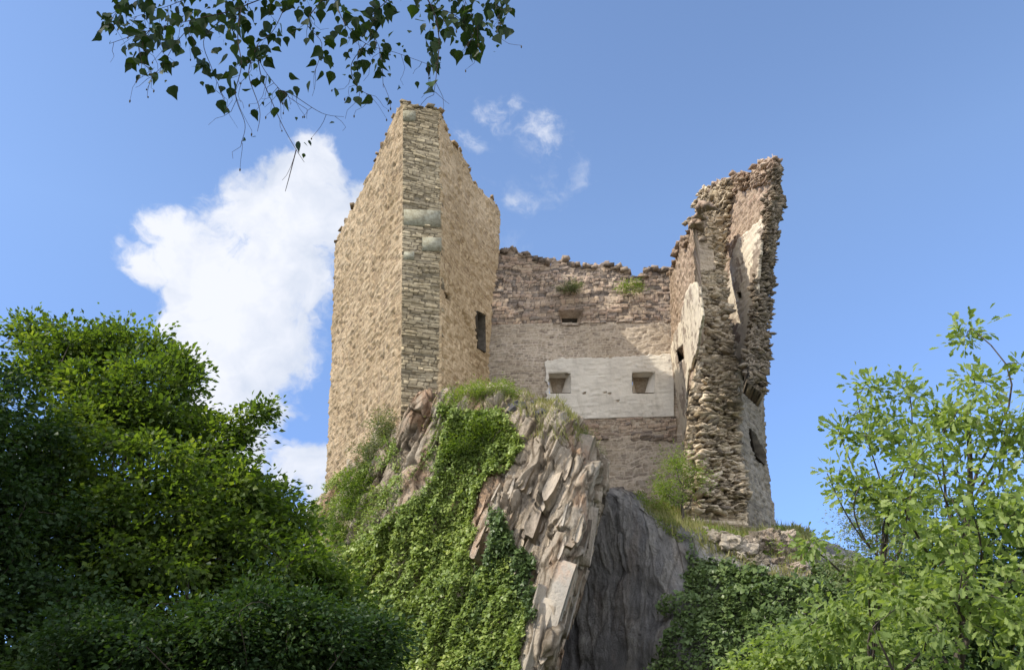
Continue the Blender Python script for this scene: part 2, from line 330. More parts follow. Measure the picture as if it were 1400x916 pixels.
def build_wall(name, w, left, right, top, bottom, mat, parent, thick=1.4, res=.065, hm=(.1, .24), wm=(.25, .7), amp=.07, mdepth=.035,
               rag=.25, seed=1, clean=(0, 0), holes=(), ext=None, bulge=.0, caps=0., smooth_top=None, side_rag=(0, 0), warp=.06, ledge=None, capsize=1., mask=None, fray=0.):
    lp, rp, tp, bp = (w.pts(q) for q in (left, right, top, bottom))
    lp = lp[np.argsort(lp[:, 1])]; rp = rp[np.argsort(rp[:, 1])]; tp = tp[np.argsort(tp[:, 0])]; bp = bp[np.argsort(bp[:, 0])]
    z0 = bp[:, 1].min(); z1 = tp[:, 1].max()+.5
    zz = np.arange(z0, z1, res); uL = np.interp(zz, lp[:, 1], lp[:, 0]); uR = np.interp(zz, rp[:, 1], rp[:, 0])
    ns = int(np.max(np.abs(uR-uL))/res)+2; s = np.linspace(0, 1, ns)
    crs = np.floor(zz/.22)
    if side_rag[0]: uL = uL + side_rag[0]*np.sign(uR-uL)*(hsh(crs, crs*0, 1, seed)-.4)
    if side_rag[1]: uR = uR + side_rag[1]*np.sign(uR-uL)*(hsh(crs, crs*0, 2, seed)-.6)
    U = uL[:, None]*(1-s)+uR[:, None]*s; Z = np.repeat(zz[:, None], ns, 1)
    r1, r2, jd = masonry(U, Z, hm[0], hm[1], wm[0], wm[1], seed, warp)
    D = (r1-.5)*2*amp*np.clip(r2*1.6, .3, 1.3) - mdepth*np.clip(1-jd/.035, 0, 1)
    D += bulge*(fbm(v3(U*.22, Z*.22), 3, seed+3)-.5)*2 + amp*.6*(fbm(v3(U*3, Z*4), 3, seed+5)-.5)
    cl, cr_ = clean
    du = np.abs(U-uL[:, None]); dr = np.abs(uR[:, None]-U)
    if cl: D *= np.clip(du/cl, 0.12, 1)
    if cr_: D *= np.clip(dr/cr_, 0.12, 1)
    if ledge: D += ledge(U, Z)
    V = w.at(U, Z, D)
    uc = (U[:-1, :-1]+U[1:, 1:])/2; zc = (Z[:-1, :-1]+Z[1:, 1:])/2
    tz = np.interp(uc, tp[:, 0], tp[:, 1]) + rag*1.6*(vn(v3(uc*1.1, uc*0+seed), seed+20)-.5) + rag*(vn(v3(uc*3.7, uc*0), seed+21)-.5)
    tz = np.where(hsh(np.floor(uc/.35), np.floor(uc*0), 0, seed) > .6, tz+rag*.35, tz)
    keep = (zc < tz) & (zc > np.interp(uc, bp[:, 0], bp[:, 1]))
    for h in holes: keep &= ~inpoly(np.stack([uc, zc], -1), h)
    if mask is not None: keep &= mask(uc, zc)
    if fray: keep &= r1[:-1, :-1] > -1
    ev = -w.n*thick if ext is None else np.array(ext, float)
    nr, nc = U.shape; idx = np.arange(nr*nc).reshape(nr, nc); n0 = nr*nc
    a, b, c, d = idx[:-1, :-1], idx[:-1, 1:], idx[1:, 1:], idx[1:, :-1]
    fr = np.stack([a, b, c, d], -1)[keep]
    K = np.pad(keep, 1)
    side = []
    for (sl_, e0, e1) in ((K[:-2, 1:-1], a, b), (K[2:, 1:-1], c, d), (K[1:-1, :-2], d, a), (K[1:-1, 2:], b, c)):
        mm = keep & ~sl_; side.append(np.stack([e0[mm], e0[mm]+n0, e1[mm]+n0, e1[mm]], -1))
    bk = fr[:, ::-1]+n0
    VV = np.concatenate([V.reshape(-1, 3), (w.at(U, Z, 0)+ev).reshape(-1, 3)])
    rn = np.tile(r1.ravel(), 2); jj = np.tile(jd.ravel(), 2)
    Fs = [np.concatenate([fr, bk]+side)]
    if caps:   # loose weathered stones lying along the broken top
        n = int(abs(tp[-1, 0]-tp[0, 0])*caps); rg = np.random.default_rng(seed+50)
        u = rg.uniform(tp[0, 0], tp[-1, 0], n); z = np.interp(u, tp[:, 0], tp[:, 1]) + rag*1.6*(vn(v3(u*1.1, u*0+seed), seed+20)-.5) + rg.normal(0, .07, n)
        C = w.at(u, z, rg.uniform(-.5, .08, n)); sz = np.stack([rg.uniform(.2, .55, n), rg.uniform(.2, .5, n), rg.uniform(.08, .22, n)], -1)*capsize
        v, f, r_, j_ = stones(C, sz, (w.u, w.n, np.array([0, 0, 1.])), seed)
        Fs.append(f+len(VV)); VV = np.concatenate([VV, v]); rn = np.concatenate([rn, r_*.3]); jj = np.concatenate([jj, j_])
    used = np.zeros(len(VV), bool)
    for f in Fs: used[f.ravel()] = True
    mp = np.cumsum(used)-1
    o = mk(name, VV[used], [mp[f] for f in Fs], mat, parent, {'rnd': rn[used], 'joint': jj[used]})
    return o
def rubble_on(name, w, poly, n, size, mat, parent, out=(-.1, .35), seed=1):
    """broken stones jutting out of a ruined edge, filling a sighted polygon on the wall plane"""
    q = w.pts(poly); rg = np.random.default_rng(seed); lo, hi = q.min(0), q.max(0); pts = []
    while len(pts) < n:
        c = rg.uniform(lo, hi, (n*3, 2)); c = c[inpoly(c, q)]; pts += list(c)
    c = np.array(pts[:n]); cz = c[:, 1]; bb = fbm(v3(c[:, 0]*.8, cz*.8, seed), 3, seed)-.5
    C = w.at(c[:, 0], cz, rg.uniform(out[0], out[1], n)+.9*bb); s = np.exp(np.clip(rg.normal(0, .38, (n, 1)), -1, .7))
    sz = np.stack([rg.uniform(.3, .8, n), rg.uniform(.35, .8, n), rg.uniform(.07, .15, n)], -1)*s*size
    v, f, r_, j_ = stones(C, sz, (w.u, w.n, np.array([0, 0, 1.])), seed)
    return mk(name, v, [f], mat, parent, {'rnd': r_, 'joint': j_})
def splay(name, w, outer, inner, depth, mat, parent, backmat=None, deep=.8, front=.03):
    """splayed opening: four sloping reveals, a deeper throat and a closed back"""
    o = w.pts(outer); i = w.pts(inner); V = np.concatenate([w.at(o[:, 0], o[:, 1], front), w.at(i[:, 0], i[:, 1], -depth), w.at(i[:, 0], i[:, 1], -depth-deep)])
    F_ = [[k, (k+1) % 4, 4+(k+1) % 4, 4+k] for k in range(4)]; G = [[4+k, 4+(k+1) % 4, 8+(k+1) % 4, 8+k] for k in range(4)]+[[8, 9, 10, 11]]
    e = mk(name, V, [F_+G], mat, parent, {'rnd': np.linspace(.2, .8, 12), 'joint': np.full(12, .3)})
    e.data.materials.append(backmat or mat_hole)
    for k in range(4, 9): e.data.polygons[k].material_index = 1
    return e
# plan of the ruin -------------------------------------------------------------
B0 = P(551, 140, 40.0); ZT = B0[2]
def at_height(px, py, z): d = ray(px, py); t = (z-CAM[2])/d[2]; return CAM+d*t
pA = at_height(459, 335, ZT*.97); pC = at_height(600, 147, ZT-.15)
pB = B0[:2]; pC = np.array([P(600, 148, 41.0)[0], 41.0])
pD = at_height(684, 290, ZT*.985)
YB = pD[1]
pE = P(916, 480, YB+.6)
pF = P(952, 500, 43.6)
print('PLAN', pA, B0, pC, pD, pE, pF)
castle = empty('castle_ruin', (0, 48, P(830, 675, 50)[2]))
tag(castle, 'tall ruined keep of tan rubble masonry with a jagged broken right wing', 'castle')
def part(o, parent=castle): child_of(o, parent); return o
tower = empty('tower'); tower.parent = castle; tower.location = (0, 0, 0); tower.matrix_parent_inverse = Matrix.Translation(-Vector(castle.location))
# left (sunlit) face
wl = Wall(pA[:2], pB)
o = build_wall('sunlit_wall', wl, [(459, 330), (457, 360), (450, 560), (443, 705), (438, 900)], [(551, 130), (550, 300), (548, 560), (548, 800)],
   [(459, 333), (478, 292), (500, 250), (520, 202), (540, 160), (551, 141)], [(438, 900), (500, 840), (548, 740)], mat_left, None, amp=.075, mdepth=.06, rag=.3,
   seed=3, warp=.12, clean=(0, .3), thick=1.3, hm=(.12, .26), wm=(.25, .75), bulge=.12, caps=2.5, ext=(.5, 1.3, 0), capsize=.8)
o.parent = tower
wc = Wall(pB, pC)
o = build_wall('corner_face', wc, [(551, 130), (550, 300), (548, 560), (548, 740)], [(600, 140), (603, 290), (604, 500), (603, 740)],
   [(551, 141), (575, 146), (600, 150)], [(548, 720), (604, 700)], mat_quoin, None, amp=.075, mdepth=.05, rag=.15, seed=5, clean=(.12, .12), thick=.9, hm=(.1, .2), wm=(.3, .9), caps=6, side_rag=(0, .3), ext=(0.1, 1.2, 0), res=.055)
o.parent = tower
for k, (poly) in enumerate([[(552, 287), (602, 289), (602, 311), (552, 308)], [(577, 325), (603, 326), (603, 344), (577, 343)], [(552, 345), (566, 345), (566, 356), (552, 355)], [(551,152),(568,153),(568,166),(551,166)]]):
    q = wc.pts(poly); V = np.concatenate([wc.at(q[:, 0], q[:, 1], .07), wc.at(q[:, 0], q[:, 1], -.2)])
    bl = mk('corner_block', V, [[[0, 1, 2, 3], [4, 5, 1, 0], [5, 6, 2, 1], [6, 7, 3, 2], [7, 4, 0, 3]]], mat_quoin_block, tower, {'rnd': np.full(8, .5), 'joint': np.full(8, .3)})
wr = Wall(pC, pD[:2])
win_s = wr.pts([(652, 425), (663, 430), (664, 482), (653, 476)])
holes = [win_s, wr.pts([(609, 399), (617, 402), (618, 412), (611, 408)])]
def scar(U, Z):      # diagonal scar and hollow in the shaded wall
    a = wr.pts([(634, 425), (650, 462)]); d = a[1]-a[0]; L_ = np.linalg.norm(d); d /= L_
    q0 = (U-a[0, 0])*d[0]+(Z-a[0, 1])*d[1]; q1 = np.abs(-(U-a[0, 0])*d[1]+(Z-a[0, 1])*d[0])
    return -.5*np.clip(1-q1/.28, 0, 1)*((q0 > 0) & (q0 < L_))
o = build_wall('shaded_wall', wr, [(600, 140), (603, 290), (604, 500), (603, 620)], [(684, 285), (683, 345), (674, 420), (669, 500), (672, 560), (672, 720)],
   [(600, 150), (614, 188), (634, 215), (652, 250), (668, 270), (676, 276), (684, 292)], [(603, 700), (672, 680)], mat_right_face, None, amp=.075, mdepth=.06, rag=.22,
   seed=8, warp=.12, clean=(.12, 0), thick=1.1, hm=(.14, .3), wm=(.28, .8), bulge=.15, caps=3, capsize=.8, holes=holes, ledge=scar, ext=(-.9, .7, 0))
o.parent = tower
splay('window', wr, [(652, 425), (663, 430), (664, 482), (653, 476)], [(653, 427), (662, 432), (663, 480), (654, 475)], .5, mat_hole, tower)
# rear wall
wb = Wall(pD[:2]+np.array([-.4, -.05]), pE[:2])
def ledge_b(U, Z):   # the upper masonry is set back above the pointed band
    zl = wb.uz(800, 441)[1]; zt = wb.uz(800, 574)[1]
    return np.where(Z > zl, -.12, 0.) + .0*U
L_ = [(679, 330), (650, 500), (650, 700)]; R_ = [(934, 360), (944, 480), (952, 700)]
z_band = 441
emb = [(764, 424), (797, 424), (791, 445), (769, 445)]
rear = build_wall('rear_wall', wb, L_, R_, [(668, 345), (700, 342), (730, 350), (752, 356), (790, 360), (812, 366), (830, 364), (855, 370), (872, 382), (885, 372), (922, 368), (950, 372)],
   [(640, 443), (960, 441)], mat_back, castle, amp=.11, mdepth=.06, rag=.45, seed=11, warp=.16, thick=1.6, hm=(.12, .3), wm=(.2, .7), bulge=.2, caps=7, holes=[wb.pts(emb)], ledge=ledge_b, capsize=1.3)
part(rear)
hole2 = [(750, 510), (780, 510), (780, 538), (751, 538)]; hole3 = [(864, 509), (895, 509), (894, 538), (865, 538)]
b2 = build_wall('pointed_band', wb, L_, R_, [(640, 442), (960, 440)], [(640, 700), (960, 690)], mat_band, castle, amp=.035, mdepth=.02, rag=.03, seed=13, warp=.22, thick=1.5, hm=(.12, .24), wm=(.25, .6), bulge=.12,
   holes=[wb.pts(hole2), wb.pts(hole3)], mask=lambda u, z: z < wb.uz(800, 440)[1]+.02)
part(b2)
wp = Wall(wb.A[:2]+wb.n[:2]*.14, (wb.A+wb.u*wb.len)[:2]+wb.n[:2]*.14)
pl = build_wall('plaster_panel', wp, [(746, 480), (748, 580)], [(921, 470), (922, 580)], [(746, 493), (760, 490), (800, 489), (850, 488), (900, 487), (921, 484)], [(748, 560), (770, 573), (921, 569)],
   mat_plaster, castle, amp=.025, mdepth=.006, rag=.1, seed=14, thick=.12, bulge=.05, side_rag=(.25, 0), holes=[wp.pts(hole2), wp.pts(hole3)]+[wp.pts([(x-2.5, y-1.6), (x+2.5, y-2), (x+2, y+1.6), (x-2, y+1.4)]) for x, y in ((799, 538), (827, 537), (833, 538), (845, 548))], res=.06)
part(pl)
lb = build_wall('lower_masonry', Wall(wb.A[:2]+wb.n[:2]*.1, (wb.A+wb.u*wb.len)[:2]+wb.n[:2]*.1), [(740, 560), (740, 640)], [(925, 560), (925, 640)], [(740, 574), (925, 570)], [(740, 600), (925, 602)],
   mat_back, castle, amp=.12, mdepth=.08, rag=.05, seed=16, warp=.2, thick=.3, hm=(.14, .3), wm=(.3, .9)); part(lb)
def embr(outer, inner, mat, bm=None, deep=.8): part(splay('embrasure', wb, outer, inner, .7, mat, None, bm, deep, .16 if bm else .03))
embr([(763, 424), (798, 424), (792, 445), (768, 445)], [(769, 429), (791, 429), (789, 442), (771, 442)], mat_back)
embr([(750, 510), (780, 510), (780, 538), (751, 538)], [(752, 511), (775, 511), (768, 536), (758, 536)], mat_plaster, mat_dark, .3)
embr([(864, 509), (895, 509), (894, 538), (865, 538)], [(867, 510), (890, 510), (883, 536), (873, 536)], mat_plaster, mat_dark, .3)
# plaster haunch splayed jambs beside the embrasures
# right wing -----------------------------------------------------------------
wing = empty('side_wing'); wing.parent = castle; wing.matrix_parent_inverse = Matrix.Translation(-Vector(castle.location))
wi = Wall(pE[:2]+np.array([.12, .3]), pF[:2])
hol_i = [(923, 480), (934, 470), (936, 490), (926, 500)]
holb_i = [(928, 590), (938, 582), (940, 604), (930, 610)]
o = build_wall('inner_wall', wi, [(915, 365), (917, 480), (922, 570), (926, 720)], [(944, 280), (947, 340), (951, 400), (952, 440), (950, 470), (950, 560), (950, 720)],
   [(915, 372), (922, 350), (932, 333), (940, 322), (948, 300), (962, 275)], [(920, 700), (955, 740)], mat_red, wing, amp=.07, mdepth=.05, rag=.5, seed=21, hm=(.1, .2), wm=(.2, .5), bulge=.12, caps=6,
   thick=1.5, mask=None, ext=(.8, 2.2, 0), holes=[wi.pts(hol_i), wi.pts([(940, 540), (952, 510), (953, 590), (942, 600)])])
# cream plaster remaining on the inner wall
wi2 = Wall(pE[:2]+np.array([.12, .3])+wi.n[:2]*.16, pF[:2]+wi.n[:2]*.16)
plp = wi2.pts([(916, 475), (922, 455), (930, 440), (933, 420), (938, 400), (947, 385), (955, 395), (960, 430), (954, 470), (948, 492), (941, 510), (938, 545), (940, 575), (934, 610), (924, 612), (925, 570), (921, 540), (919, 500)])
ib = build_wall('inner_plaster', wi2, [(915, 365), (917, 480), (922, 570), (926, 720)], [(962, 280), (962, 440), (956, 470), (950, 560), (950, 720)], [(915, 380), (962, 380)], [(920, 640), (955, 640)],
   mat_cream, wing, amp=.02, mdepth=.0, rag=.2, seed=23, thick=.14, bulge=.06, holes=[wi2.pts(hol_i)], mask=lambda u, z: inpoly(np.stack([u+.35*(fbm(v3(u*2, z*2), 3, 3)-.5), z+.35*(fbm(v3(u*2, z*2), 3, 4)-.5)], -1), plp))
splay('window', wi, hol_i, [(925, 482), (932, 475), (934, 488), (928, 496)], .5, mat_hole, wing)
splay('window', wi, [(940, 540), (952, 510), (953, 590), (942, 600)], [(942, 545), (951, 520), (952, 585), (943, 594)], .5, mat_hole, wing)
pG = P(1022, 720, 44.3)
we = Wall(pF[:2], pG[:2])
o = build_wall('broken_end', we, [(943, 300), (945, 330), (950, 400), (956, 440), (954, 480), (946, 540), (942, 600), (938, 640), (938, 760)],
   [(983, 290), (990, 340), (993, 400), (1000, 470), (1008, 540), (1014, 620), (1022, 700), (1026, 760)],
   [(940, 300), (950, 296), (965, 292), (985, 296)], [(938, 745), (1026, 745)], mat_rubble, wing, amp=.26, mdepth=.14, rag=.35, seed=31, hm=(.09, .2), wm=(.25, .7), bulge=.5, caps=8, thick=1.6, ext=(.05, 1.7, 0), side_rag=(.15, .25), capsize=.7, warp=.12)
rubble_on('jutting_stone', we, [(950, 300), (982, 300), (992, 400), (1000, 480), (1010, 560), (1020, 700), (950, 700), (952, 600), (962, 500), (964, 440), (950, 370)], 1500, .52, mat_rubble, wing, (-.12, .14), 33)
# squared block of coursed stone and plaster high on the broken end
wq = Wall(pF[:2]+we.n[:2]*.42, pG[:2]+we.n[:2]*.42)
o = build_wall('squared_pier', wq, [(946, 330), (953, 372)], [(973, 322), (979, 368)], [(946, 330), (973, 324)], [(952, 373), (980, 368)], mat_band, wing, amp=.02, mdepth=.03, rag=.04, seed=35, thick=.8, hm=(.25, .4), wm=(.4, .8), clean=(.1, .1), caps=4)
# outer face of the wing
pH = P(1062, 700, 49.5)
wo = Wall(pG[:2], pH[:2])
ho = [(1025, 585), (1033, 590), (1047, 620), (1046, 636), (1032, 622), (1026, 605)]
o = build_wall('outer_wall', wo, [(996, 440), (1005, 500), (1010, 560), (1016, 640), (1024, 740)], [(1038, 480), (1043, 540), (1052, 640), (1060, 730), (1062, 760)],
   [(990, 470), (1005, 490), (1020, 500), (1043, 520)], [(1020, 735), (1064, 735)], mat_greyplaster if False else stone_mat('grey_outer_rubble', [(.15,.13,.105),(.29,.26,.21),(.37,.33,.27),(.22,.20,.165)], (.33,.30,.245), .045), wing, amp=.08, mdepth=.03, rag=.3, seed=41, thick=1.2, hm=(.12, .25), wm=(.25, .7), bulge=.2,
   holes=[wo.pts(ho), wo.pts([(1011, 520), (1014, 522), (1017, 552), (1013, 548)])], ext=(-1.0, 1.0, 0))
splay('window', wo, ho[0:1]+[ho[2]]+[ho[3]]+[ho[4]], [(1028, 592), (1044, 620), (1043, 632), (1033, 620)], .4, mat_hole, wing)
# upper standing wall: inner plaster face turned to the sun, ragged dark edge to the right
pI = P(984, 400, 49.5); pJ = P(1040, 400, 44.6)
wu = Wall(pI[:2], pJ[:2])
o = build_wall('upper_wall', wu, [(955, 270), (972, 300), (985, 330), (990, 400), (995, 460), (1000, 530)], [(1058, 222), (1052, 280), (1042, 330), (1036, 380), (1034, 420), (1026, 470), (1022, 530)],
   [(955, 282), (962, 262), (980, 252), (1000, 246), (1003, 238), (1010, 243), (1030, 236), (1045, 228), (1060, 223)], [(995, 520), (1025, 535)], mat_red, wing, amp=.07, mdepth=.05, rag=.6, seed=51, thick=1.1, hm=(.1, .2), wm=(.2, .5), bulge=.1, caps=14, ext=(.5, 1.2, 0), capsize=.9,
   holes=[wu.pts([(1006, 400), (1013, 398), (1015, 408), (1008, 411)])])
wu2 = Wall(pI[:2]+wu.n[:2]*.2, pJ[:2]+wu.n[:2]*.2)
pup = wu2.pts([(1008, 330), (1022, 315), (1040, 300), (1043, 310), (1036, 380), (1034, 420), (1026, 470), (1020, 520), (1004, 505), (998, 440), (994, 390), (998, 360), (1002, 345)])
o = build_wall('upper_plaster', wu2, [(990, 300), (990, 530)], [(1046, 290), (1040, 340), (1036, 380), (1034, 420), (1026, 470), (1022, 530)], [(990, 300), (1046, 290)], [(990, 530), (1025, 535)], mat_cream, wing,
   amp=.03, mdepth=0, rag=.2, seed=53, thick=.18, bulge=.08, holes=[wu2.pts([(1006, 400), (1013, 398), (1015, 408), (1008, 411)])], mask=lambda u, z: inpoly(np.stack([u+.5*(fbm(v3(u*2, z*2), 3, 3)-.5), z+.5*(fbm(v3(u*2, z*2), 3, 4)-.5)], -1), pup))
rubble_on('jutting_stone', wu, [(955, 284), (962, 262), (980, 252), (1000, 248), (1004, 262), (1000, 300), (994, 350), (978, 330), (966, 300)], 900, .4, mat_rubble, wing, (-.1, .22), 55)
rubble_on('jutting_stone', wu, [(1003, 240), (1030, 236), (1060, 223), (1054, 250), (1030, 258), (1004, 262)], 500, .36, mat_red, wing, (-.2, .12), 56)
rubble_on('jutting_stone', wu, [(1052, 236), (1061, 230), (1055, 290), (1045, 340), (1039, 390), (1032, 390), (1038, 330), (1047, 280)], 380, .36, mat_dark, wing, (-.25, .06), 57)
pK = P(1066, 400, 47.2)
wk = Wall(pJ[:2], pK[:2])
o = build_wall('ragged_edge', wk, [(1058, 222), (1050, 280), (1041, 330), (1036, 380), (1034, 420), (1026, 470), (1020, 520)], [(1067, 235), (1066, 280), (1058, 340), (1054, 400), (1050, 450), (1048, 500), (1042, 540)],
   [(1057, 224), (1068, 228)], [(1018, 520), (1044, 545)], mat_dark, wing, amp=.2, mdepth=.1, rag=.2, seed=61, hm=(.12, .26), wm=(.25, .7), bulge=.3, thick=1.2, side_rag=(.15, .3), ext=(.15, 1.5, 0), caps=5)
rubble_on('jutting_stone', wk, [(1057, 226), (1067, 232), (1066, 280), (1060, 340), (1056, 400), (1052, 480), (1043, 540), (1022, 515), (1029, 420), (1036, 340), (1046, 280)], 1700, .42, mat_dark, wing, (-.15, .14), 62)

# ------------------------------------------------------------------ rock masses
def catmull(G, k, axis):
    G = np.moveaxis(G, axis, 0); n = len(G); out_ = []
    for i in range(n-1):
        p0, p1, p2, p3 = G[max(i-1, 0)], G[i], G[i+1], G[min(i+2, n-1)]
        for t in np.arange(k)/k:
            out_.append(.5*((2*p1)+(-p0+p2)*t+(2*p0-5*p1+4*p2-p3)*t*t+(-p0+3*p1-3*p2+p3)*t**3))
    out_.append(G[-1]); return np.moveaxis(np.array(out_), 0, axis)
def grid_normals(G):
    a = np.gradient(G, axis=1); b = np.gradient(G, axis=0); n = np.cross(a, b); n /= np.linalg.norm(n, axis=-1, keepdims=True)+1e-9
    return n
def grid_mesh(name, G, mat, attrs, parent=None, smooth=False):
    nr, nc = G.shape[:2]; idx = np.arange(nr*nc).reshape(nr, nc)
    f = np.stack([idx[:-1, :-1], idx[:-1, 1:], idx[1:, 1:], idx[1:, :-1]], -1).reshape(-1, 4)
    return mk(name, G.reshape(-1, 3), [f], mat, parent, {k: a.ravel() for k, a in attrs.items()}, smooth)
def strata(G, ang, hm, wm, amp, seed, rough=.25, yk=.1, crev=.3, slabby=True, fa=1.):
    """displace a surface into steep tilted slabs; ang = lean of the bedding from the vertical"""
    n = grid_normals(G); flip = np.sign(np.sum(n*(CAM-G), -1).mean()); n = n*flip
    ca, sa = math.cos(ang), math.sin(ang)
    a = ca*G[..., 0]-sa*G[..., 2]+yk*G[..., 1]; b = sa*G[..., 0]+ca*G[..., 2]
    a = a + .9*(fbm(v3(b*.2, a*.4, 0), 3, seed+7)-.5) + .10*(fbm(v3(b*1.7, a*2, 0), 3, seed+8)-.5)
    r1, r2, jd, fr = masonry(b, a, hm[0], hm[1], wm[0], wm[1], seed, .12, True)
    w_ = .35*(fbm(v3(a*.8, b*.5, 1.7), 3, seed+8)-.5); dep = G[..., 1]*.6
    f1, g1, e1 = facets(v3(a*1.2+w_, b*.15+w_, dep*.6), seed+40); f2, g2, e2 = facets(v3(a*3.4+w_, b*.5, dep), seed+50); f3, g3, e3 = facets(v3(a*8, b*2, dep*2), seed+60)
    if slabby: d = amp*((r1-.5)*1.1+(1-fr)*(.4+r2)*.9) - amp*.5*np.clip(1-jd/.05, 0, 1); r1 = .5*r1+.25*g1+.25*g2; jd = np.minimum(jd, e2*.35)
    else: d = 0; r1 = .5*g1+.3*g2+.2*g3; jd = .03+e1*.6
    d = d + fa*(f1*.5+f2*.22+f3*.085)
    cr = np.abs(fbm(v3(a*.9+G[..., 1]*.3, b*.12, 3.3), 4, seed+30)-.5); d -= crev*np.clip(1-cr/.015, 0, 1); jd = np.minimum(jd, cr*4)
    d += rough*2*(fbm(G*.5, 5, seed+1)-.5) + rough*.12*(fbm(G*6, 2, seed+3)-.5)
    return G+n*d[..., None], r1, jd, n
def control(rows): return np.array([[P(*c) for c in r] for r in rows])
rows = [
 [(430,690,54),(480,640,50),(535,575,47),(570,548,46),(610,545,46),(680,545,46),(740,560,46),(790,585,46),(803,600,48),(808,640,50)],
 [(425,705,50),(480,660,45),(535,588,41),(572,546,39.6),(612,548,39.2),(685,540,38.6),(735,556,37.8),(785,592,37.2),(806,616,40.5),(808,650,48)],
 [(420,770,47),(478,722,43),(528,650,40),(570,605,38.9),(618,615,38.4),(672,620,37.4),(735,600,36.2),(797,622,35.8),(814,640,40.5),(816,670,48)],
 [(415,850,44.5),(470,790,41),(525,740,38.8),(580,700,37.8),(640,700,37.0),(685,690,36.0),(745,690,35.0),(797,700,34.8),(812,720,40.5),(814,740,48)],
 [(410,930,42),(465,880,39),(525,830,37.4),(590,800,36.4),(645,800,35.6),(690,790,34.8),(738,800,34),(775,800,33.9),(788,815,40),(792,830,48)],
 [(400,1050,39),(460,1000,36.5),(525,950,35.4),(590,930,34.6),(650,920,34),(680,910,33.6),(714,910,33),(742,915,32.8),(752,925,40),(757,930,48)],
 [(300,1500,33),(400,1500,32),(500,1480,31),(580,1450,31),(640,1420,31),(660,1400,31),(680,1400,31),(700,1400,31),(715,1400,40),(725,1400,48)]]
G = catmull(catmull(control(rows), 64, 0), 62, 1)
spurG, r1, jd, spurN = strata(G, R(24), (.45, 1.3), (2.2, 7), .36, 71, .30, fa=.8)
def plates(G, Nn, poly, n, ln, wd, th, sdir, seed, lift=(-.1, .2), over=None):
    """angular slate plates lying along the bedding on a rock surface"""
    rg = np.random.default_rng(seed); Gf = G.reshape(-1, 3); Nf = Nn.reshape(-1, 3); ok = inpoly(proj(Gf), poly)
    ar = np.linalg.norm(np.cross(np.gradient(G, axis=1), np.gradient(G, axis=0)), axis=-1).ravel()*ok; i = rg.choice(len(ar), n, p=ar/ar.sum())
    c = Gf[i]; nn = unit(Nf[i]+rg.normal(0, .07, (n, 3))); sdv = unit(np.array(sdir)[None]+rg.normal(0, .07, (n, 3))); wv = unit(np.cross(sdv, nn)); nn = np.cross(wv, sdv)
    L_ = rg.uniform(*ln, n); W_ = rg.uniform(*wd, n); T_ = rg.uniform(*th, n); k = 14; an = np.arange(k)*2*math.pi/k
    ox = np.sign(np.cos(an))*np.abs(np.cos(an))**.75*.5; oy = np.sign(np.sin(an))*np.abs(np.sin(an))**.6*.5
    ox = ox[None]*(1+rg.uniform(-.16, .1, (n, k))); oy = oy[None]*(1+rg.uniform(-.32, .15, (n, k)))
    tx = rg.normal(0, .2, n); ty = rg.normal(.2, .4, n); h = T_[:, None]*(.4+tx[:, None]*ox+ty[:, None]*oy+rg.normal(0, .06, (n, k)))+rg.uniform(lift[0], lift[1], n)[:, None]
    x = ox*L_[:, None]; y = oy*W_[:, None]
    top = c[:, None]+x[..., None]*sdv[:, None]+y[..., None]*wv[:, None]+h[..., None]*nn[:, None]
    bot = c[:, None]+(x*1.05)[..., None]*sdv[:, None]+(y*1.12)[..., None]*wv[:, None]-(.7+0*h)[..., None]*nn[:, None]
    V = np.concatenate([top, bot], 1); idx = np.arange(n*2*k).reshape(n, 2*k)
    sides = np.concatenate([np.stack([idx[:, q], idx[:, (q+1) % k], idx[:, k+(q+1) % k], idx[:, k+q]], -1) for q in range(k)])
    return V.reshape(-1, 3), [idx[:, :k], sides], np.repeat(rg.random(n), 2*k), np.concatenate([np.full((n, k), .3), np.full((n, k), 0.)], 1).ravel()
def unit(v): return v/(np.linalg.norm(v, axis=-1, keepdims=True)+1e-9)
sdir = unit(P(805, 600, 36.2)-P(712, 905, 33.4)); sdl = unit(P(606, 555, 39)-P(548, 690, 38.6))
rock_poly = [(700,625),(800,632),(822,660),(820,760),(795,860),(770,930),(690,930),(700,850),(680,790),(655,760),(655,690),(675,650)]
pls = [plates(spurG, spurN, rock_poly, 150, (1.2, 4.0), (.3, .8), (.05, .12), sdir, 301, (-.26, .02)), plates(spurG, spurN, rock_poly, 360, (.3, 1.4), (.1, .3), (.06, .14), sdir, 302, (-.18, .05))]
nV = spurG.size//3; gi = np.arange(nV).reshape(spurG.shape[:2]); VV = [spurG.reshape(-1, 3)]; FF = [np.stack([gi[:-1, :-1], gi[:-1, 1:], gi[1:, 1:], gi[1:, :-1]], -1).reshape(-1, 4)]; RR = [r1.ravel()]; JJ = [np.minimum(jd, .04).ravel()]
for v_, f_, r_, j_ in pls:
    FF += [f+nV for f in f_]; VV.append(v_); RR.append(r_); JJ.append(j_); nV += len(v_)
spur = mk('rock_spur', np.concatenate(VV), FF, mat_rock, None, {'rnd': np.concatenate(RR), 'joint': np.concatenate(JJ)})
spur_unused = lambda: grid_mesh('rock_spur', spurG, mat_rock, {'rnd': r1, 'joint': jd})
tag(spur, 'steep rust stained slate spur in front of the ruin, its left flank under ivy', 'rock')
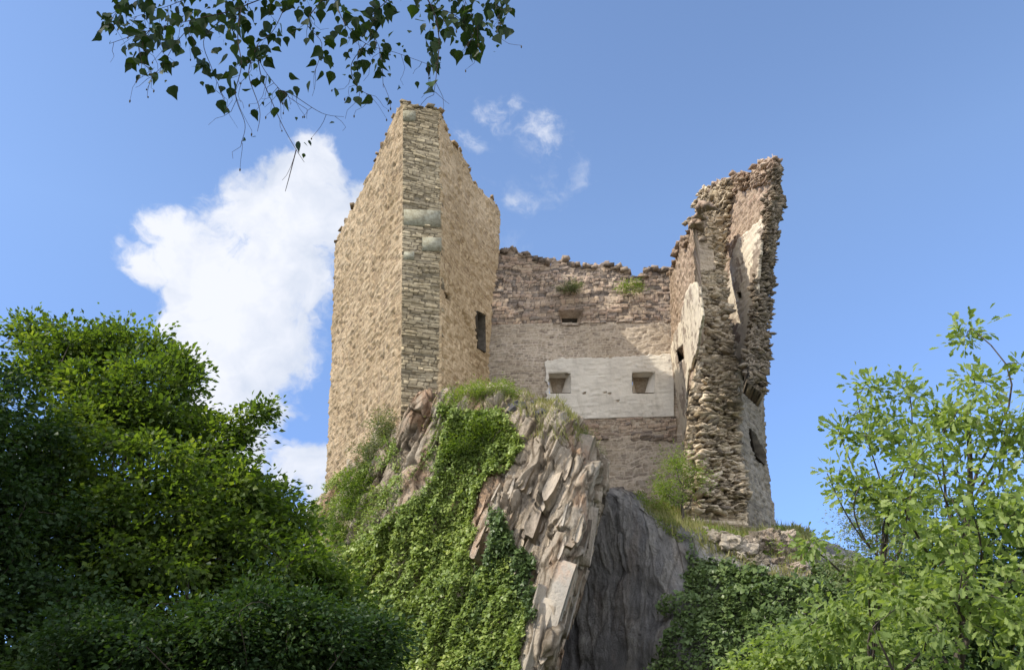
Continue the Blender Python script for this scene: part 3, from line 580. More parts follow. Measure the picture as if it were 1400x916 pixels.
rows2 = [
 [(640,680,52),(740,676,51),(800,674,49),(850,668,48),(900,694,47),(950,714,47),(1010,720,50),(1070,722,62),(1130,740,62),(1250,790,64),(1480,850,66)],
 [(640,690,48),(740,690,47),(800,684,46.5),(848,676,46),(892,700,45.5),(935,722,44),(1000,728,43.4),(1058,731,43.6),(1100,745,45),(1220,790,46),(1450,860,46)],
 [(640,705,46),(740,700,45.6),(800,692,45.4),(846,684,45.0),(888,708,44.6),(932,742,43.4),(1000,752,41.8),(1060,758,41.8),(1110,772,42),(1230,820,42),(1450,880,42)],
 [(640,760,45.8),(740,755,45.4),(800,745,45.2),(850,740,44.8),(900,752,44.2),(942,780,42.6),(1000,790,40.6),(1060,800,40.0),(1130,810,40),(1250,860,40),(1450,920,40)],
 [(640,840,45.6),(740,840,45.2),(800,835,45),(850,830,44.5),(900,832,43.8),(935,838,41.6),(1000,845,39.2),(1070,850,38.4),(1140,860,38),(1260,910,37),(1460,960,37)],
 [(640,930,45.5),(730,930,45),(790,930,44.6),(845,930,44.1),(890,930,42.8),(930,930,40.5),(1000,930,38),(1070,930,37),(1150,940,36.5),(1260,970,35),(1460,1000,35)],
 [(600,1400,44),(730,1400,43),(790,1400,42),(845,1400,41),(880,1400,39),(920,1400,36),(1000,1400,34),(1070,1400,32),(1150,1400,31),(1260,1400,30),(1460,1400,30)]]
for r_ in rows2: r_.append((r_[-1][0]+520, r_[-1][1]+50, r_[-1][2]))
C2 = control(rows2)
for i_ in range(1, 6):
    for j_ in range(len(rows2[0])):
        px_, py_, y_ = rows2[i_][j_]; C2[i_, j_] = P(px_, py_, y_-np.interp(px_, [600, 740, 800, 850, 900, 935, 1000], [.6, 1.2, 2.2, 3.3, 4.3, 3.9, 1.8]))
G2 = catmull(catmull(C2, 44, 0), 44, 1)
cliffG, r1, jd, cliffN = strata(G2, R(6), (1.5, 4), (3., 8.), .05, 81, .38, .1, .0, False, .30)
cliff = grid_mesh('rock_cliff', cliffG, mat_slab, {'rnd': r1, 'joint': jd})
tag(cliff, 'smooth grey rock face in deep shadow right of the ivied spur', 'cliff')
def boulders(name, specs, mat, parent=None, seed=1):
    """blocky ledge stones grown into one outcrop"""
    Vs, Fs, rn, jj = [], [], [], []; base = 0
    for k, (px, py, y, sx, sy, sz) in enumerate(specs):
        n = 40; c = P(px, py, y); uu = np.linspace(-1, 1, n); faces = []
        for ax_ in range(3):
            for sg in (-1, 1):
                A_, B_ = np.meshgrid(uu, uu, indexing='ij'); q = np.zeros((n, n, 3)); q[..., ax_] = sg; q[..., (ax_+1) % 3] = A_; q[..., (ax_+2) % 3] = B_*sg
                faces.append(q)
        q = np.array(faces).reshape(-1, 3); l = np.linalg.norm(q, axis=1, keepdims=True); q = q*(.45+.55/l)
        q = q*(1+.3*(fbm(q*1.3+k*7.3, 3, seed+k)[:, None]-.5)+.42*facets(q*1.25+k*3.3, seed+k)[0][:, None]+.16*facets(q*3.4+k, seed+k+5)[0][:, None]+.06*(fbm(q*9, 2, seed)[:, None]-.5))
        a = R(hsh(np.array([k]), np.array([seed]))[0]*50-25); q = q*np.array([sx, sy, sz])
        q = np.stack([q[:, 0]*math.cos(a)-q[:, 2]*math.sin(a), q[:, 1], q[:, 0]*math.sin(a)+q[:, 2]*math.cos(a)], -1)
        Vs.append(q+c); idx = np.arange(6*n*n).reshape(6, n, n)
        Fs.append(np.stack([idx[:, :-1, :-1], idx[:, 1:, :-1], idx[:, 1:, 1:], idx[:, :-1, 1:]], -1).reshape(-1, 4)+base); base += 6*n*n
        rn.append(np.full(6*n*n, random.random())); jj.append(np.full(6*n*n, .3))
    return mk(name, np.concatenate(Vs), [np.concatenate(Fs)], mat, parent, {'rnd': np.concatenate(rn), 'joint': np.concatenate(jj)}, False)
o = boulders('rock_ledge', [(960,738,41,.9,.8,.35),(985,744,40.6,1.1,.8,.5),(1012,752,40.3,1.0,.8,.55),(1040,746,40.6,.9,.8,.6),(1068,748,40.8,.7,.8,.55),(1088,756,41,.7,.8,.35),(1030,772,39.8,.6,.6,.35),(1085,782,39.6,.5,.6,.35),(1060,776,39.8,.5,.6,.3),(935,730,41.3,.7,.8,.35)], mat_ledge, None, 91)
tag(o, 'pale broken rock ledge at the foot of the ruin\'s right wing', 'rock ledge')
o = boulders('boulder', [(700,572,38.4,1.2,.8,.5),(740,578,38.0,1.0,.8,.5),(670,590,38.3,.7,.6,.4),(715,562,39,.8,.8,.4)], mat_slab, None, 96)
tag(o, 'grey weathered rock crest at the top of the ivy covered spur', 'rock')
o = boulders('boulder', [(500,742,42,.6,.6,1.3),(488,765,42,.5,.5,.9)], mat_ledge, None, 97)
tag(o, 'small pale rock rib low on the left slope below the tower', 'rock')
# ground: one sheet reaching the horizon, rising to the crag
n = 120; xs = np.concatenate([-np.geomspace(1500, 60, 20), np.linspace(-58, 58, 80), np.geomspace(60, 1500, 20)]); ys = np.concatenate([np.linspace(-60, 70, 80), np.geomspace(72, 2500, 25)])
X, Y = np.meshgrid(xs, ys); H = np.clip((Y-20)/14, 0, 1)**1.3*2.2*np.clip(1-np.abs(X)/70, 0, 1); H += .5*(fbm(v3(X*.1, Y*.1), 4, 3)-.5)
hill = np.exp(-((X-2)/24)**2-((Y-62)/16)**2)*10; H += hill
g = grid_mesh('ground', np.stack([X, Y, H], -1), mat_ground, {}); tag(g, kind='structure')

# ------------------------------------------------------------------ vegetation
SH = {'diamond': [(0, 0), (.34, .42), (0, 1), (-.34, .42)],
 'birch': [(0, 0), (.22, .04), (.42, .28), (.34, .5), (.2, .66), (.1, .84), (0, 1.05), (-.1, .84), (-.2, .66), (-.34, .5), (-.42, .28), (-.22, .04)],
 'oak': [(0, 0), (.07, .12), (.18, .24), (.11, .34), (.29, .48), (.19, .56), (.34, .74), (.2, .8), (.14, .95), (0, 1.02), (-.14, .95), (-.2, .8), (-.34, .74), (-.19, .56), (-.29, .48), (-.11, .34), (-.18, .24), (-.07, .12)],
 'ivy': [(0, 0), (.4, .05), (.33, .4), (0, .95), (-.33, .4), (-.4, .05)],
 'leaflet': [(0, 0), (.2, .35), (0, 1), (-.2, .35)], 'blade': [(-.05, 0), (.05, 0), (.03, .6), (0, 1.0)]}
def unit(v): return v/(np.linalg.norm(v, axis=-1, keepdims=True)+1e-9)
def leaves(name, C, D, Nn, size, shape, mat, parent=None, fold=.25, seed=1, rnd=None):
    """C base points, D pointing directions, Nn approximate blade normals"""
    rg = np.random.default_rng(seed); T = np.array(SH[shape]); k = len(T); n = len(C); D = unit(D); sd_ = unit(np.cross(D, Nn)); Nn = np.cross(sd_, D)
    size = np.broadcast_to(size, (n,)); cv = rg.uniform(-.5, .25, n)
    x = T[:, 0][None]*size[:, None]*rg.uniform(.8, 1.2, (n, 1)); y = T[:, 1][None]*size[:, None]; z = fold*np.abs(x) + cv[:, None]*(T[:, 1]**2)[None]*size[:, None]
    V = C[:, None]+x[..., None]*sd_[:, None]+y[..., None]*D[:, None]+z[..., None]*Nn[:, None]
    idx = np.arange(n*k).reshape(n, k)
    if k > 4:
        h = k//2; Fs = [idx[:, :h+1], np.concatenate([idx[:, h:], idx[:, :1]], 1)]
    else: Fs = [idx[:, [0, 1, 2]], idx[:, [0, 2, 3]]]
    r = rg.random(n) if rnd is None else rnd
    return mk(name, V.reshape(-1, 3), Fs, mat, parent, {'rnd': np.repeat(np.clip(r, 0, 1), k)})
def tubes(name, lines, mat, parent=None, sides=5):
    Vs, Fs, base = [], [], 0
    for pts, rad in lines:
        pts = np.asarray(pts, float); rad = np.broadcast_to(np.asarray(rad, float), (len(pts),)); t = unit(np.gradient(pts, axis=0))
        ref = np.array([.31, .2, .93]) if abs(t[0, 2]) < .9 else np.array([1., .1, 0]); a = unit(np.cross(t, ref)); b = np.cross(t, a)
        an = np.arange(sides)*2*math.pi/sides
        V = pts[:, None]+rad[:, None, None]*(np.cos(an)[None, :, None]*a[:, None]+np.sin(an)[None, :, None]*b[:, None])
        m_n = len(pts); i = np.arange(m_n*sides).reshape(m_n, sides)+base; j = np.roll(i, -1, 1)
        Fs.append(np.stack([i[:-1], j[:-1], j[1:], i[1:]], -1).reshape(-1, 4)); Vs.append(V.reshape(-1, 3)); base += m_n*sides
    return mk(name, np.concatenate(Vs), [np.concatenate(Fs)], mat, parent, {'rnd': np.zeros(base)}, True)
def curve(a, b, n=7, sag=.0, wob=.06, rg=RNG):
    t = np.linspace(0, 1, n)[:, None]; L_ = np.linalg.norm(b-a); w = rg.normal(0, 1, (2, 3))*wob*L_
    return a*(1-t)+b*t+np.sin(math.pi*t)*w[0]+np.sin(2*math.pi*t)*w[1]*.5+np.sin(math.pi*t)*np.array([0, 0, sag*L_])
def tree(name, base, trunk_top, crown, ncl, lpc, lsize, shape, mat, seed, label, cat='tree', rtrunk=.2, spread=.4, nlimb=14, group=None, flat=.55, tr_lean=None, shell=.5, upb=.6, leafdir=.5, twigr=.006, filt=None, bark=None, rmul=1.0):
    """crown: list of (centre, radii, weight) ellipsoids; trunk + limbs + twigs, leaves in clumps at the twig ends"""
    rg = np.random.default_rng(seed); base = np.array(base); top = np.array(trunk_top)
    wt = np.array([c[2] for c in crown]); wt = wt/wt.sum(); cl = []
    for (c, r, _), w_ in zip(crown, wt):
        m_ = max(1, int(ncl*w_)); d = unit(rg.normal(size=(m_, 3))); rr = rg.random(m_)**shell; cl.append(np.array(c)+d*rr[:, None]*np.array(r))
    cl = np.concatenate(cl)
    if filt is not None: cl = cl[filt(cl)]
    root = empty(name, tuple(base)); tag(root, label, cat, group)
    tp = curve(base, top, 9, 0, .03, rg); lines = [(tp, np.linspace(rtrunk, rtrunk*.25, 9))]
    # limbs
    li = [rg.integers(len(cl))]; dd = np.linalg.norm(cl-cl[li[0]], axis=1)
    for _ in range(min(nlimb, len(cl))-1): i = int(np.argmax(dd)); li.append(i); dd = np.minimum(dd, np.linalg.norm(cl-cl[i], axis=1))
    nodes = [tp[3:]]; nr = [np.linspace(rtrunk*.7, rtrunk*.25, 6)]
    for i in li:
        e = cl[i]; hd = np.linalg.norm(e[:2]-base[:2]); zt = e[2]-hd*.8-.1*(e[2]-base[2]); f = np.clip((zt-base[2])/(top[2]-base[2]), .18, .95)
        s_ = base*(1-f)+top*f; k = np.argmin(np.linalg.norm(tp-s_, axis=1)); s_ = tp[k]
        ln = curve(s_, e, 10, -.08, .07, rg); r0 = rtrunk*(1-.7*k/8)*.5; rr = np.linspace(r0, max(r0*.12, twigr*1.3), 10); lines.append((ln, rr)); nodes.append(ln[2:]); nr.append(rr[2:])
    nd = np.concatenate(nodes); nrr = np.concatenate(nr)
    order = np.argsort(np.min(np.linalg.norm(cl[:, None]-nd[None], axis=2), axis=1)) if len(cl) < 3000 else np.arange(len(cl))
    ends = []
    for i in order:
        c = cl[i]; d = np.linalg.norm(nd-c, axis=1)+.6*np.maximum(nd[:, 2]-c[2], 0); j = int(np.argmin(d))
        ln = curve(nd[j], c, 6, .05, .08, rg); r0 = min(nrr[j]*.6, .004+.012*np.linalg.norm(c-nd[j])*rmul); r0 = max(r0, twigr)
        rr = np.linspace(r0, twigr*.6, 6); lines.append((ln, rr)); nd = np.concatenate([nd, ln[2:5]]); nrr = np.concatenate([nrr, rr[2:5]]); ends.append((ln[3], c))
    tubes('trunk', lines, bark or mat_bark, None, 5).parent = root
    # leaves
    k = rg.poisson(lpc, len(cl)); rep = np.repeat(np.arange(len(cl)), k); n = len(rep)
    C = cl[rep]; cs = (.6+.8*hsh(rep, rep*0, 1, seed)); offv = rg.normal(size=(n, 3))*spread*cs[:, None]*np.array([1, 1, flat])
    pos = C+offv; ctr = np.mean(cl, axis=0)
    D = unit(offv+unit(C-ctr)*leafdir*spread+rg.normal(size=(n, 3))*.35*spread+np.array([0, 0, -.15*spread])); Nn = unit(rg.normal(size=(n, 3))*.55+np.array([0, 0, upb])+sd*.3)
    rn = .65*hsh(rep, rep*0, 2, seed)+.5*rg.random(n)-.08
    cr_o = leaves('crown', pos, D, Nn, lsize*rg.uniform(.6, 1.25, n), shape, mat, None, .3, seed+5, rn); cr_o.parent = root
    mi = Matrix.Translation(-Vector(root.location))
    for ch in root.children: ch.matrix_parent_inverse = mi
    return root
def E(px, py, y, rx, rz, w, ry=None):    # ellipsoid centred on a sight line, radii given in photo pixels
    k = np.linalg.norm(P(px, py, y)-CAM)/F; return (P(px, py, y), (rx*k, (ry if ry else (rx+rz)/2)*k, rz*k), w)
# big maple on the left
bm = P(215, 1000, 19); bm[2] = .2
tree('maple_tree', bm, P(195, 560, 19), [E(85,505,19,55,52,.8),E(52,460,19.3,28,18,.2),E(155,560,18.5,80,65,1.2),E(165,478,19.5,62,32,.65),E(225,560,18.5,62,62,1.1),E(238,505,19,32,24,.3),E(285,630,18.5,42,42,.5),E(310,725,18,80,75,1.6),E(220,700,17.5,130,100,2.4),E(90,690,18,110,110,2.0),
  E(355,690,19,34,38,.45),E(352,562,18.6,13,18,.09),E(325,600,18.5,16,26,.14),E(370,805,17.5,90,65,1.4),E(200,830,17,150,85,2.2),E(400,735,18.5,26,40,.3),E(440,820,18,42,45,.5)],
  900, 100, .135, 'diamond', mat_maple, 101, 'large broad maple with sunlit top filling the lower left beside the castle crag', rtrunk=.26, spread=.21, nlimb=34, shell=.45, flat=.7)
b2_ = P(10, 1000, 16); b2_[2] = .2
tree('dark_tree', b2_, P(10, 640, 16), [E(10,640,16,75,85,1),E(-60,560,16,80,90,1),E(20,760,15.5,90,90,1.2),E(60,880,15,110,80,1.2),E(-60,760,15,90,120,1.2),E(-180,560,15.5,110,120,2.4),E(-220,760,15.5,120,120,2.2),E(-110,600,13.5,70,120,1.6),E(-160,820,13,100,100,1.8),((-14.1,14.3,10.6),(2.4,2.4,2.6),2.6),((-12.6,11.3,8.8),(1.9,2.0,2.0),1.6),((-16.2,18,11),(2,2,2.2),1.6)], 900, 130, .11, 'diamond', mat_maple_dark, 103,  # out-of-view crown blobs on the left are added to shade the lower maple
  'dark leafy tree cut by the left edge of the picture, in front of the maple', rtrunk=.18, spread=.25, nlimb=12, shell=.45)
b3_ = P(330, 1100, 13); b3_[2] = .1
tree('bush', b3_, P(330, 940, 13), [E(330,880,13,90,60,1.2),E(230,900,13,90,60,1),E(430,880,13.5,70,55,.8),E(120,905,13,90,60,1),E(350,820,13.5,14,50,.12),E(420,840,13.5,14,45,.12),E(500,900,14,50,60,.7)], 340, 90, .09, 'diamond', mat_maple_dark, 105,
  'low pinnate leaved bush under the maple along the bottom edge', 'bush', rtrunk=.06, spread=.2, nlimb=14, shell=.6)
# oaks on the right, close to the camera
b4 = P(1340, 1300, 8); b4[2] = .1
tree('oak_tree', b4, P(1322, 560, 8.2), [E(1325,455,8.2,10,10,.3),E(1345,520,8.2,28,22,.3),E(1320,575,8,50,30,.8),E(1280,560,8.1,24,20,.25),E(1385,600,8,40,50,.8),E(1310,650,7.8,80,55,1.1),E(1375,720,7.6,70,70,1.3),E(1280,740,7.6,80,60,1.0),E(1370,850,7.4,90,80,1.5),E(1260,850,7.4,90,70,1.0),E(1398,500,8,10,10,.12)],
  175, 24, .088, 'oak', mat_oak, 111, 'tall oak sapling with a thin leader reaching above the others at the right edge', rtrunk=.07, spread=.085, nlimb=16, shell=.7, flat=.8, twigr=.0045, rmul=1.0)
b5 = P(1225, 1300, 8.8); b5[2] = .1
tree('oak_tree', b5, P(1222, 640, 8.9), [E(1190,530,8.9,22,14,.35),E(1235,540,8.9,26,18,.35),E(1145,585,8.9,20,20,.25),E(1205,590,8.8,55,40,1.0),E(1175,670,8.8,50,45,.8),E(1235,680,8.6,55,60,1.1),E(1150,650,8.8,20,20,.2),E(1200,800,8.4,90,55,1.6),E(1150,860,8.5,55,40,.9),E(1105,745,8.6,22,12,.2)],
  150, 23, .084, 'oak', mat_oak, 113, 'spreading oak sapling left of the tallest one, reaching toward the ruin', rtrunk=.055, spread=.082, nlimb=16, shell=.7, flat=.8, twigr=.0045, rmul=1.0)
b8 = P(1150, 1100, 12); b8[2] = .1
tree('bush', b8, P(1160, 930, 12), [E(1105,885,12,60,35,.8),E(1200,870,12,80,50,1.2),E(1045,912,12,50,14,.3)], 90, 50, .085, 'diamond', mat_oak, 115,
  'light green bush filling the space below the oaks at the bottom edge', 'bush', rtrunk=.04, spread=.14, nlimb=10, shell=.7, twigr=.004)
b9 = P(250, 1300, 24); b9[2] = .2
tree('hedge', b9, P(250, 900, 24), [E(100,930,24,130,70,1),E(300,920,24,130,80,1),E(450,900,24,80,70,1)], 260, 90, .16, 'diamond', mat_maple_dark, 116,
  'dark undergrowth thicket filling the gaps behind the maple trunk', 'thicket', rtrunk=.1, spread=.4, nlimb=10, shell=.7)
b6 = P(1240, 1000, 26); b6[2] = .5
tree('pale_tree', b6, P(1230, 740, 26), [E(1200,720,26,50,50,1),E(1250,720,26,50,70,1),E(1230,800,26,80,70,1.3),E(1160,770,26,30,30,.3)], 260, 60, .10, 'leaflet', mat_olive, 117,
  'feathery grey green tree seen through the oak leaves', rtrunk=.12, spread=.24, nlimb=12, shell=.6)
b7 = P(1340, 1000, 20); b7[2] = .5
tree('dark_tree', b7, P(1340, 800, 20), [E(1370,740,20,60,70,1),E(1300,830,20,90,80,1.5),E(1400,860,19,70,80,1.2),E(1200,900,20,80,40,.8)], 330, 90, .11, 'diamond', mat_maple_dark, 119,
  'dark thicket tree behind the oak trunks at the lower right', rtrunk=.15, spread=.3, nlimb=12, shell=.5)
# small trees and shrubs on the crag
def rooted(px, py, y): return P(px, py, y)
tree('small_tree', rooted(938, 728, 41.2), P(935, 655, 41.3), [E(928,638,41.3,22,22,1),E(908,668,41.2,20,20,1.0),E(948,655,41.4,18,20,.6),E(925,680,41.1,22,12,.4)], 95, 42, .13, 'leaflet', mat_bright, 121,
  'airy little tree rooted on the ledge before the broken wing', rtrunk=.11, spread=.3, nlimb=8, shell=.7, twigr=.012)
tree('shrub', rooted(515, 690, 41.6), P(520, 620, 41.2), [E(525,590,41.2,22,30,1),E(510,620,41.2,30,26,1.1),E(540,600,41,14,30,.5)], 110, 75, .12, 'leaflet', mat_olive, 123,
  'grey green shrub growing against the sunlit tower wall', 'shrub', rtrunk=.06, spread=.26, nlimb=8, twigr=.01)
tree('shrub', rooted(500, 745, 42), P(495, 700, 41.7), [E(500,660,41.6,32,24,1),E(480,690,41.8,32,30,1.1),E(515,690,41.2,22,28,.8),E(465,725,42,22,26,.6)], 170, 80, .12, 'leaflet', mat_maple, 125,
  'dense dark green shrub at the lower left foot of the tower', 'shrub', rtrunk=.06, spread=.28, nlimb=8, twigr=.01)
tree('shrub', rooted(640, 610, 38.2), P(640, 570, 38.2), [E(625,560,38.6,26,26,1),E(650,545,38.8,28,22,1),E(685,540,38.9,26,18,.9),E(620,590,38.4,22,22,.7)], 170, 85, .11, 'leaflet', mat_bright, 127,
  'bright yellow green bush on top of the spur before the tower corner', 'shrub', rtrunk=.05, spread=.25, nlimb=8, twigr=.01)
tree('shrub', rooted(670, 620, 37.4), P(670, 590, 37.5), [E(665,590,37.8,30,22,1),E(640,615,37.8,26,24,1),E(690,600,37.6,26,20,.7)], 150, 85, .12, 'leaflet', mat_maple, 129,
  'green bush just below the yellow green one on the spur', 'shrub', rtrunk=.05, spread=.26, nlimb=8, twigr=.01)
tree('shrub', rooted(755, 595, 37.6), P(755, 585, 37.7), [E(755,582,37.7,22,8,1),E(720,600,37.6,20,10,.7)], 50, 80, .10, 'leaflet', mat_bright, 131,
  'low green cushion plant on the crest above the rust stained rock', 'shrub', rtrunk=.03, spread=.18, nlimb=5, twigr=.01)
tree('shrub', rooted(800, 625, 40), P(805, 610, 40), [E(795,600,39.8,14,10,1),E(812,625,40,10,16,1)], 40, 60, .1, 'leaflet', mat_olive, 133,
  'wispy shrub on the right shoulder of the spur', 'shrub', rtrunk=.03, spread=.2, nlimb=5, twigr=.01)
tree('shrub', P(782, 398, YB-.1), P(780, 392, YB-.2), [E(780,392,YB-.3,18,6,1)], 24, 60, .12, 'leaflet', mat_olive, 134,
  'dark tuft of plants growing high on the rear wall left of centre', 'shrub', rtrunk=.02, spread=.15, nlimb=4, twigr=.008)
tree('shrub', P(862, 398, YB-.1), P(862, 392, YB-.2), [E(862,392,YB-.3,22,7,1)], 26, 45, .12, 'leaflet', mat_bright, 135,
  'sparse yellow green tuft high on the rear wall near its right end', 'shrub', rtrunk=.02, spread=.15, nlimb=4, twigr=.008)
def cover(name, G, Nn, poly, n, size, shape, mat, seed, lab, cat, thr=.0, hgt=(.03, .5), upb=.5, kind='stuff', lump=.8):
    rg = np.random.default_rng(seed); nr, nc = G.shape[:2]; area = np.linalg.norm(np.cross(np.gradient(G, axis=1), np.gradient(G, axis=0)), axis=-1).ravel()
    px = proj(G.reshape(-1, 3)); px = px + 26*(np.stack([fbm(G.reshape(-1, 3)*.7, 4, seed), fbm(G.reshape(-1, 3)*.7, 4, seed+9)], -1)-.5)*2
    ok = inpoly(px, poly); cov = fbm(G.reshape(-1, 3)*.9, 4, seed+3); ok &= cov > thr; pr = area*ok; pr /= pr.sum()
    i = rg.choice(len(pr), n, p=pr); Gf = G.reshape(-1, 3); Nf = Nn.reshape(-1, 3)
    l = fbm(Gf[i]*1.1, 3, seed+5); h = hgt[0]+(hgt[1]-hgt[0])*np.clip((l-.3)*2.2, 0, 1)*rg.random(n)**.5
    pos = Gf[i]+Nf[i]*h[:, None]+rg.normal(0, .06, (n, 3))
    size = size*np.where(rg.random(n) < .25, 1.35, .9)*(.75+.5*fbm(Gf[i]*.6, 3, seed+11))
    D = unit(rg.normal(size=(n, 3))*.6+np.array([0, 0, -.35])+Nf[i]*.35); N2 = unit(Nf[i]*.9+rg.normal(size=(n, 3))*.42+np.array([0, 0, upb])+sd*.7)
    if shape == 'blade': D = unit(rg.normal(size=(n, 3))*.35+np.array([0, 0, 1.])); N2 = unit(rg.normal(size=(n, 3)))
    o = leaves(name, pos, D, N2, size*rg.uniform(.6, 1.3, n), shape, mat, None, .2, seed, .9*fbm(Gf[i]*.5, 4, seed+12)-.2+.6*rg.random(n))
    return tag(o, lab, cat, None, kind)
ivy_poly = [(612,560),(690,560),(715,600),(700,630),(680,650),(655,690),(650,740),(655,800),(700,770),(718,800),(720,900),(740,960),(380,960),(400,800),(470,770),(520,720),(560,690),(600,640)]
cover('ivy', spurG, spurN, ivy_poly, 105000, .15, 'ivy', mat_ivy, 201, 'glossy green ivy blanketing the left flank of the spur', 'ivy')
cover('ivy', spurG, spurN, [(690,700),(712,735),(722,800),(735,850),(700,960),(640,960),(650,800)], 9000, .15, 'ivy', mat_ivy_dark, 202, 'darker ivy strands creeping onto the rust stained rock', 'ivy', thr=.5)
cover('undergrowth', spurG, spurN, [(430,700),(540,600),(570,640),(600,600),(640,650),(560,720),(520,800),(430,900)], 16000, .17, 'leaflet', mat_ivy, 203, 'loose low plants on the slope below the sunlit wall', 'undergrowth', thr=.47, hgt=(.05, .5))
cover('grass', spurG, spurN, [(600,530),(760,540),(815,600),(790,615),(700,590),(600,580)], 6000, .32, 'blade', mat_grass, 205, 'dry grass along the crest of the spur', 'grass', hgt=(0, .05), thr=.42)
cliff_iv = [(935,745),(960,760),(1010,775),(1080,790),(1130,780),(1500,820),(1500,1000),(880,1000),(905,900),(930,830),(945,800)]
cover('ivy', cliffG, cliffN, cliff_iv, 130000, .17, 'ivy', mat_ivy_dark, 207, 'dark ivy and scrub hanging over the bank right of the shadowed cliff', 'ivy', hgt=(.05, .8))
cover('grass', cliffG, cliffN, [(900,690),(1000,712),(1100,735),(1130,800),(1030,790),(940,760),(880,705)], 9000, .38, 'blade', mat_grass, 209, 'tufts of dry yellow grass on the ledge under the right wing', 'grass', hgt=(0, .05), thr=.4)
cover('undergrowth', cliffG, cliffN, [(860,660),(1010,712),(1110,750),(1110,790),(1000,750),(930,735),(870,690)], 7000, .14, 'leaflet', mat_bright, 211, 'sparse green plants along the ledge below the rear wall', 'undergrowth', thr=.5, hgt=(.05, .35))
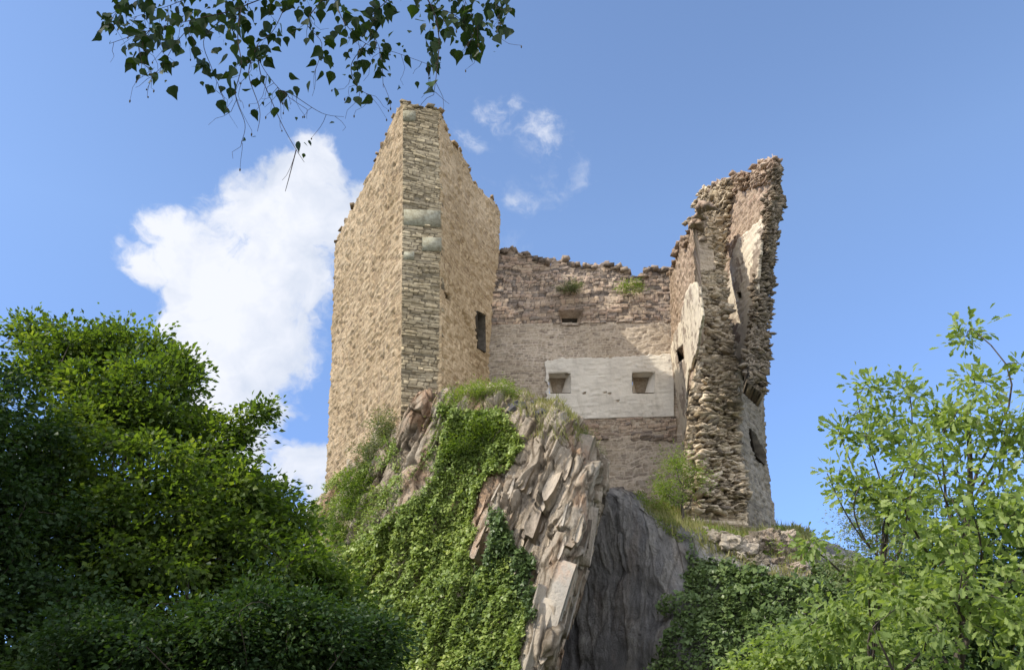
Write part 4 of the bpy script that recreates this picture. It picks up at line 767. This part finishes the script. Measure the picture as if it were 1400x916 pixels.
# birch twigs hanging into the top of the picture
def birch():
    rg = np.random.default_rng(301); YD = 2.5
    root = empty('birch_tree', (-3.6, -1.2, 0)); tag(root, 'birch overhead whose drooping twigs of dark leaves and catkins hang into the top', 'birch tree')
    tp = np.array([(-3.6, -1.2, -.1), (-3.5, -1.1, 2.), (-3.3, -.8, 4.2), (-3.0, -.3, 6.5), (-2.7, .1, 9.)]); hub = P(470, -260, YD); hub2 = P(250, -40, YD)
    tb = [(catmull(tp, 5, 0), np.linspace(.16, .04, 21))]
    for a_, e_ in ((tp[2], hub), (tp[2]+[0.1,.1,.8], hub2), (tp[3], P(640, -60, YD))): tb.append((curve(a_, e_, 10, .08, .03, rg), np.linspace(.03, .005, 10)))
    cc = (P(400, 60, YD)+sd*4.6); m_ = 150; cp = cc+rg.normal(size=(m_, 3))*np.array([1.0, 1.3, 1.0])  # unseen crown set toward the sun, added to shade the hanging twigs
    cp = cp[proj(cp)[:, 1] < -60]
    for c in cp: f = np.clip((c[2]-3)/7, .3, .95); k = tb[0][0][int(f*20)]; tb.append((curve(k, c, 5, .05, .08, rg), np.linspace(.014, .003, 5)))
    tubes('trunk', tb, mat_bark, None, 6).parent = root
    rp = np.repeat(np.arange(len(cp)), 55); nn = len(rp); pos = cp[rp]+rg.normal(0, .22, (nn, 3)); ok = proj(pos)[:, 1] < -30; pos = pos[ok]; nn = len(pos)
    leaves('crown', pos, rg.normal(size=(nn, 3))*.5+np.array([0, 0, -.8]), rg.normal(size=(nn, 3))+sd, .07, 'diamond', mat_birch, None, .2, 304).parent = root
    main = [[(470,-260),(430,-120),(400,-30),(330,10),(270,26),(205,42),(150,60)], [(430,-120),(400,-20),(375,40),(352,62),(358,90),(385,125),(420,150)],
      [(400,-30),(450,-10),(470,30),(500,60),(540,72),(590,90)], [(470,-260),(520,-120),(560,-40),(590,10),(600,50),(598,90),(593,130)], [(520,-120),(610,-40),(640,10),(655,40)],
      [(560,-40),(530,0),(505,30),(520,70),(524,120)], [(352,62),(356,100),(372,140),(388,175),(405,205),(416,222)], [(385,125),(400,130),(440,155),(470,160)],
      [(270,26),(240,60),(222,90),(208,105)], [(330,10),(325,50),(330,90),(322,130),(335,170),(330,195)], [(205,42),(190,60),(195,85),(205,95)], [(330,10),(280,50),(290,95),(300,120),(312,155)],
      [(640,-60),(672,-10),(682,15),(680,45)], [(450,-10),(420,30),(440,60),(430,100)], [(352,62),(340,100),(355,150),(352,180)], [(500,60),(480,90),(490,120),(505,130)], [(405,205),(396,240),(390,262)],
      [(590,10),(620,20),(640,40),(650,60)], [(250,-40),(200,-15),(165,10),(148,35)], [(400,-30),(300,-20),(240,5),(180,25)]]
    lines, tips = [], []
    for m_i, pl in enumerate(main):
        y0 = YD+rg.uniform(-.15, .25); pts = np.array([P(x, y, y0+.05*math.sin(i+m_i)) for i, (x, y) in enumerate(pl)]); cv = catmull(pts, 6, 0)
        r0 = .0045 if m_i in (0, 3) else .0022; lines.append((cv, np.linspace(r0, .0009, len(cv)))); tips.append(cv)
    allp = np.concatenate(tips); sub = []
    for k in range(170):    # fine pendent twigs
        p = allp[rg.integers(len(allp))]; ln = rg.uniform(.05, .18); d = unit(np.array([rg.normal(0, .5), rg.normal(0, .4), -1])); e = p+d*ln
        c = curve(p, e, 5, 0, .08, rg); 
        if proj(e)[1] > 190 and rg.random() < .8: continue
        lines.append((c, np.linspace(.0011, .0006, 5))); sub.append(c)
    tubes('twig', lines, mat_twig, None, 4).parent = root
    # leaves: dense above, thinning below
    C = []
    def near(poly_pts, cnt, spread_):
        for _ in range(cnt): p = poly_pts[rg.integers(len(poly_pts))]; C.append(p+rg.normal(0, spread_, 3)*[1, 1, .8])
    px = proj(allp); wts = np.clip(1-(px[:, 1])/165, .03, 1)**1.3*(px[:, 1] > -50); wts /= wts.sum()
    idx = rg.choice(len(allp), 1000, p=wts)
    for i in idx: C.append(allp[i]+rg.normal(0, .034, 3))
    for (x, y) in [(285,125),(300,145),(280,95),(320,100),(345,158),(350,195),(335,197),(416,218),(375,155),(255,65),(262,40),(320,62),(268,72),(378,60),(420,60),(440,75),(460,130),(395,110),(440,105),(600,60),(620,75),(595,82),(560,50),(500,40),(215,60),(160,30),(195,50),(610,30),(640,65),(470,110),(520,20),(180,70)]:
        C.append(P(x, y-8, YD+rg.uniform(-.1, .2)))
    C = np.array(C); n = len(C)
    D = unit(rg.normal(size=(n, 3))*.6+np.array([0, .3, -1.])); Nn = unit(rg.normal(size=(n, 3))*.9+np.array([0, -1., -.6]))
    leaves('leaves', C, D, Nn, np.where(rg.random(n) < .62, rg.uniform(.034, .060, n), rg.uniform(.014, .028, n)), 'birch', mat_birch, None, .2, 303).parent = root
    # catkins
    for c in sub[:70]:
        e = c[-1]; l = rg.uniform(.008, .018); tubes('catkin', [(np.array([e, e-[0, 0, l*.3], e-[0, 0, l*.7], e-[0, 0, l]]), np.array([.001, .0032, .003, .0008]))], mat_catkin, root, 6)
    mi = Matrix.Translation(-Vector(root.location))
    for ch in root.children: ch.matrix_parent_inverse = mi
birch()
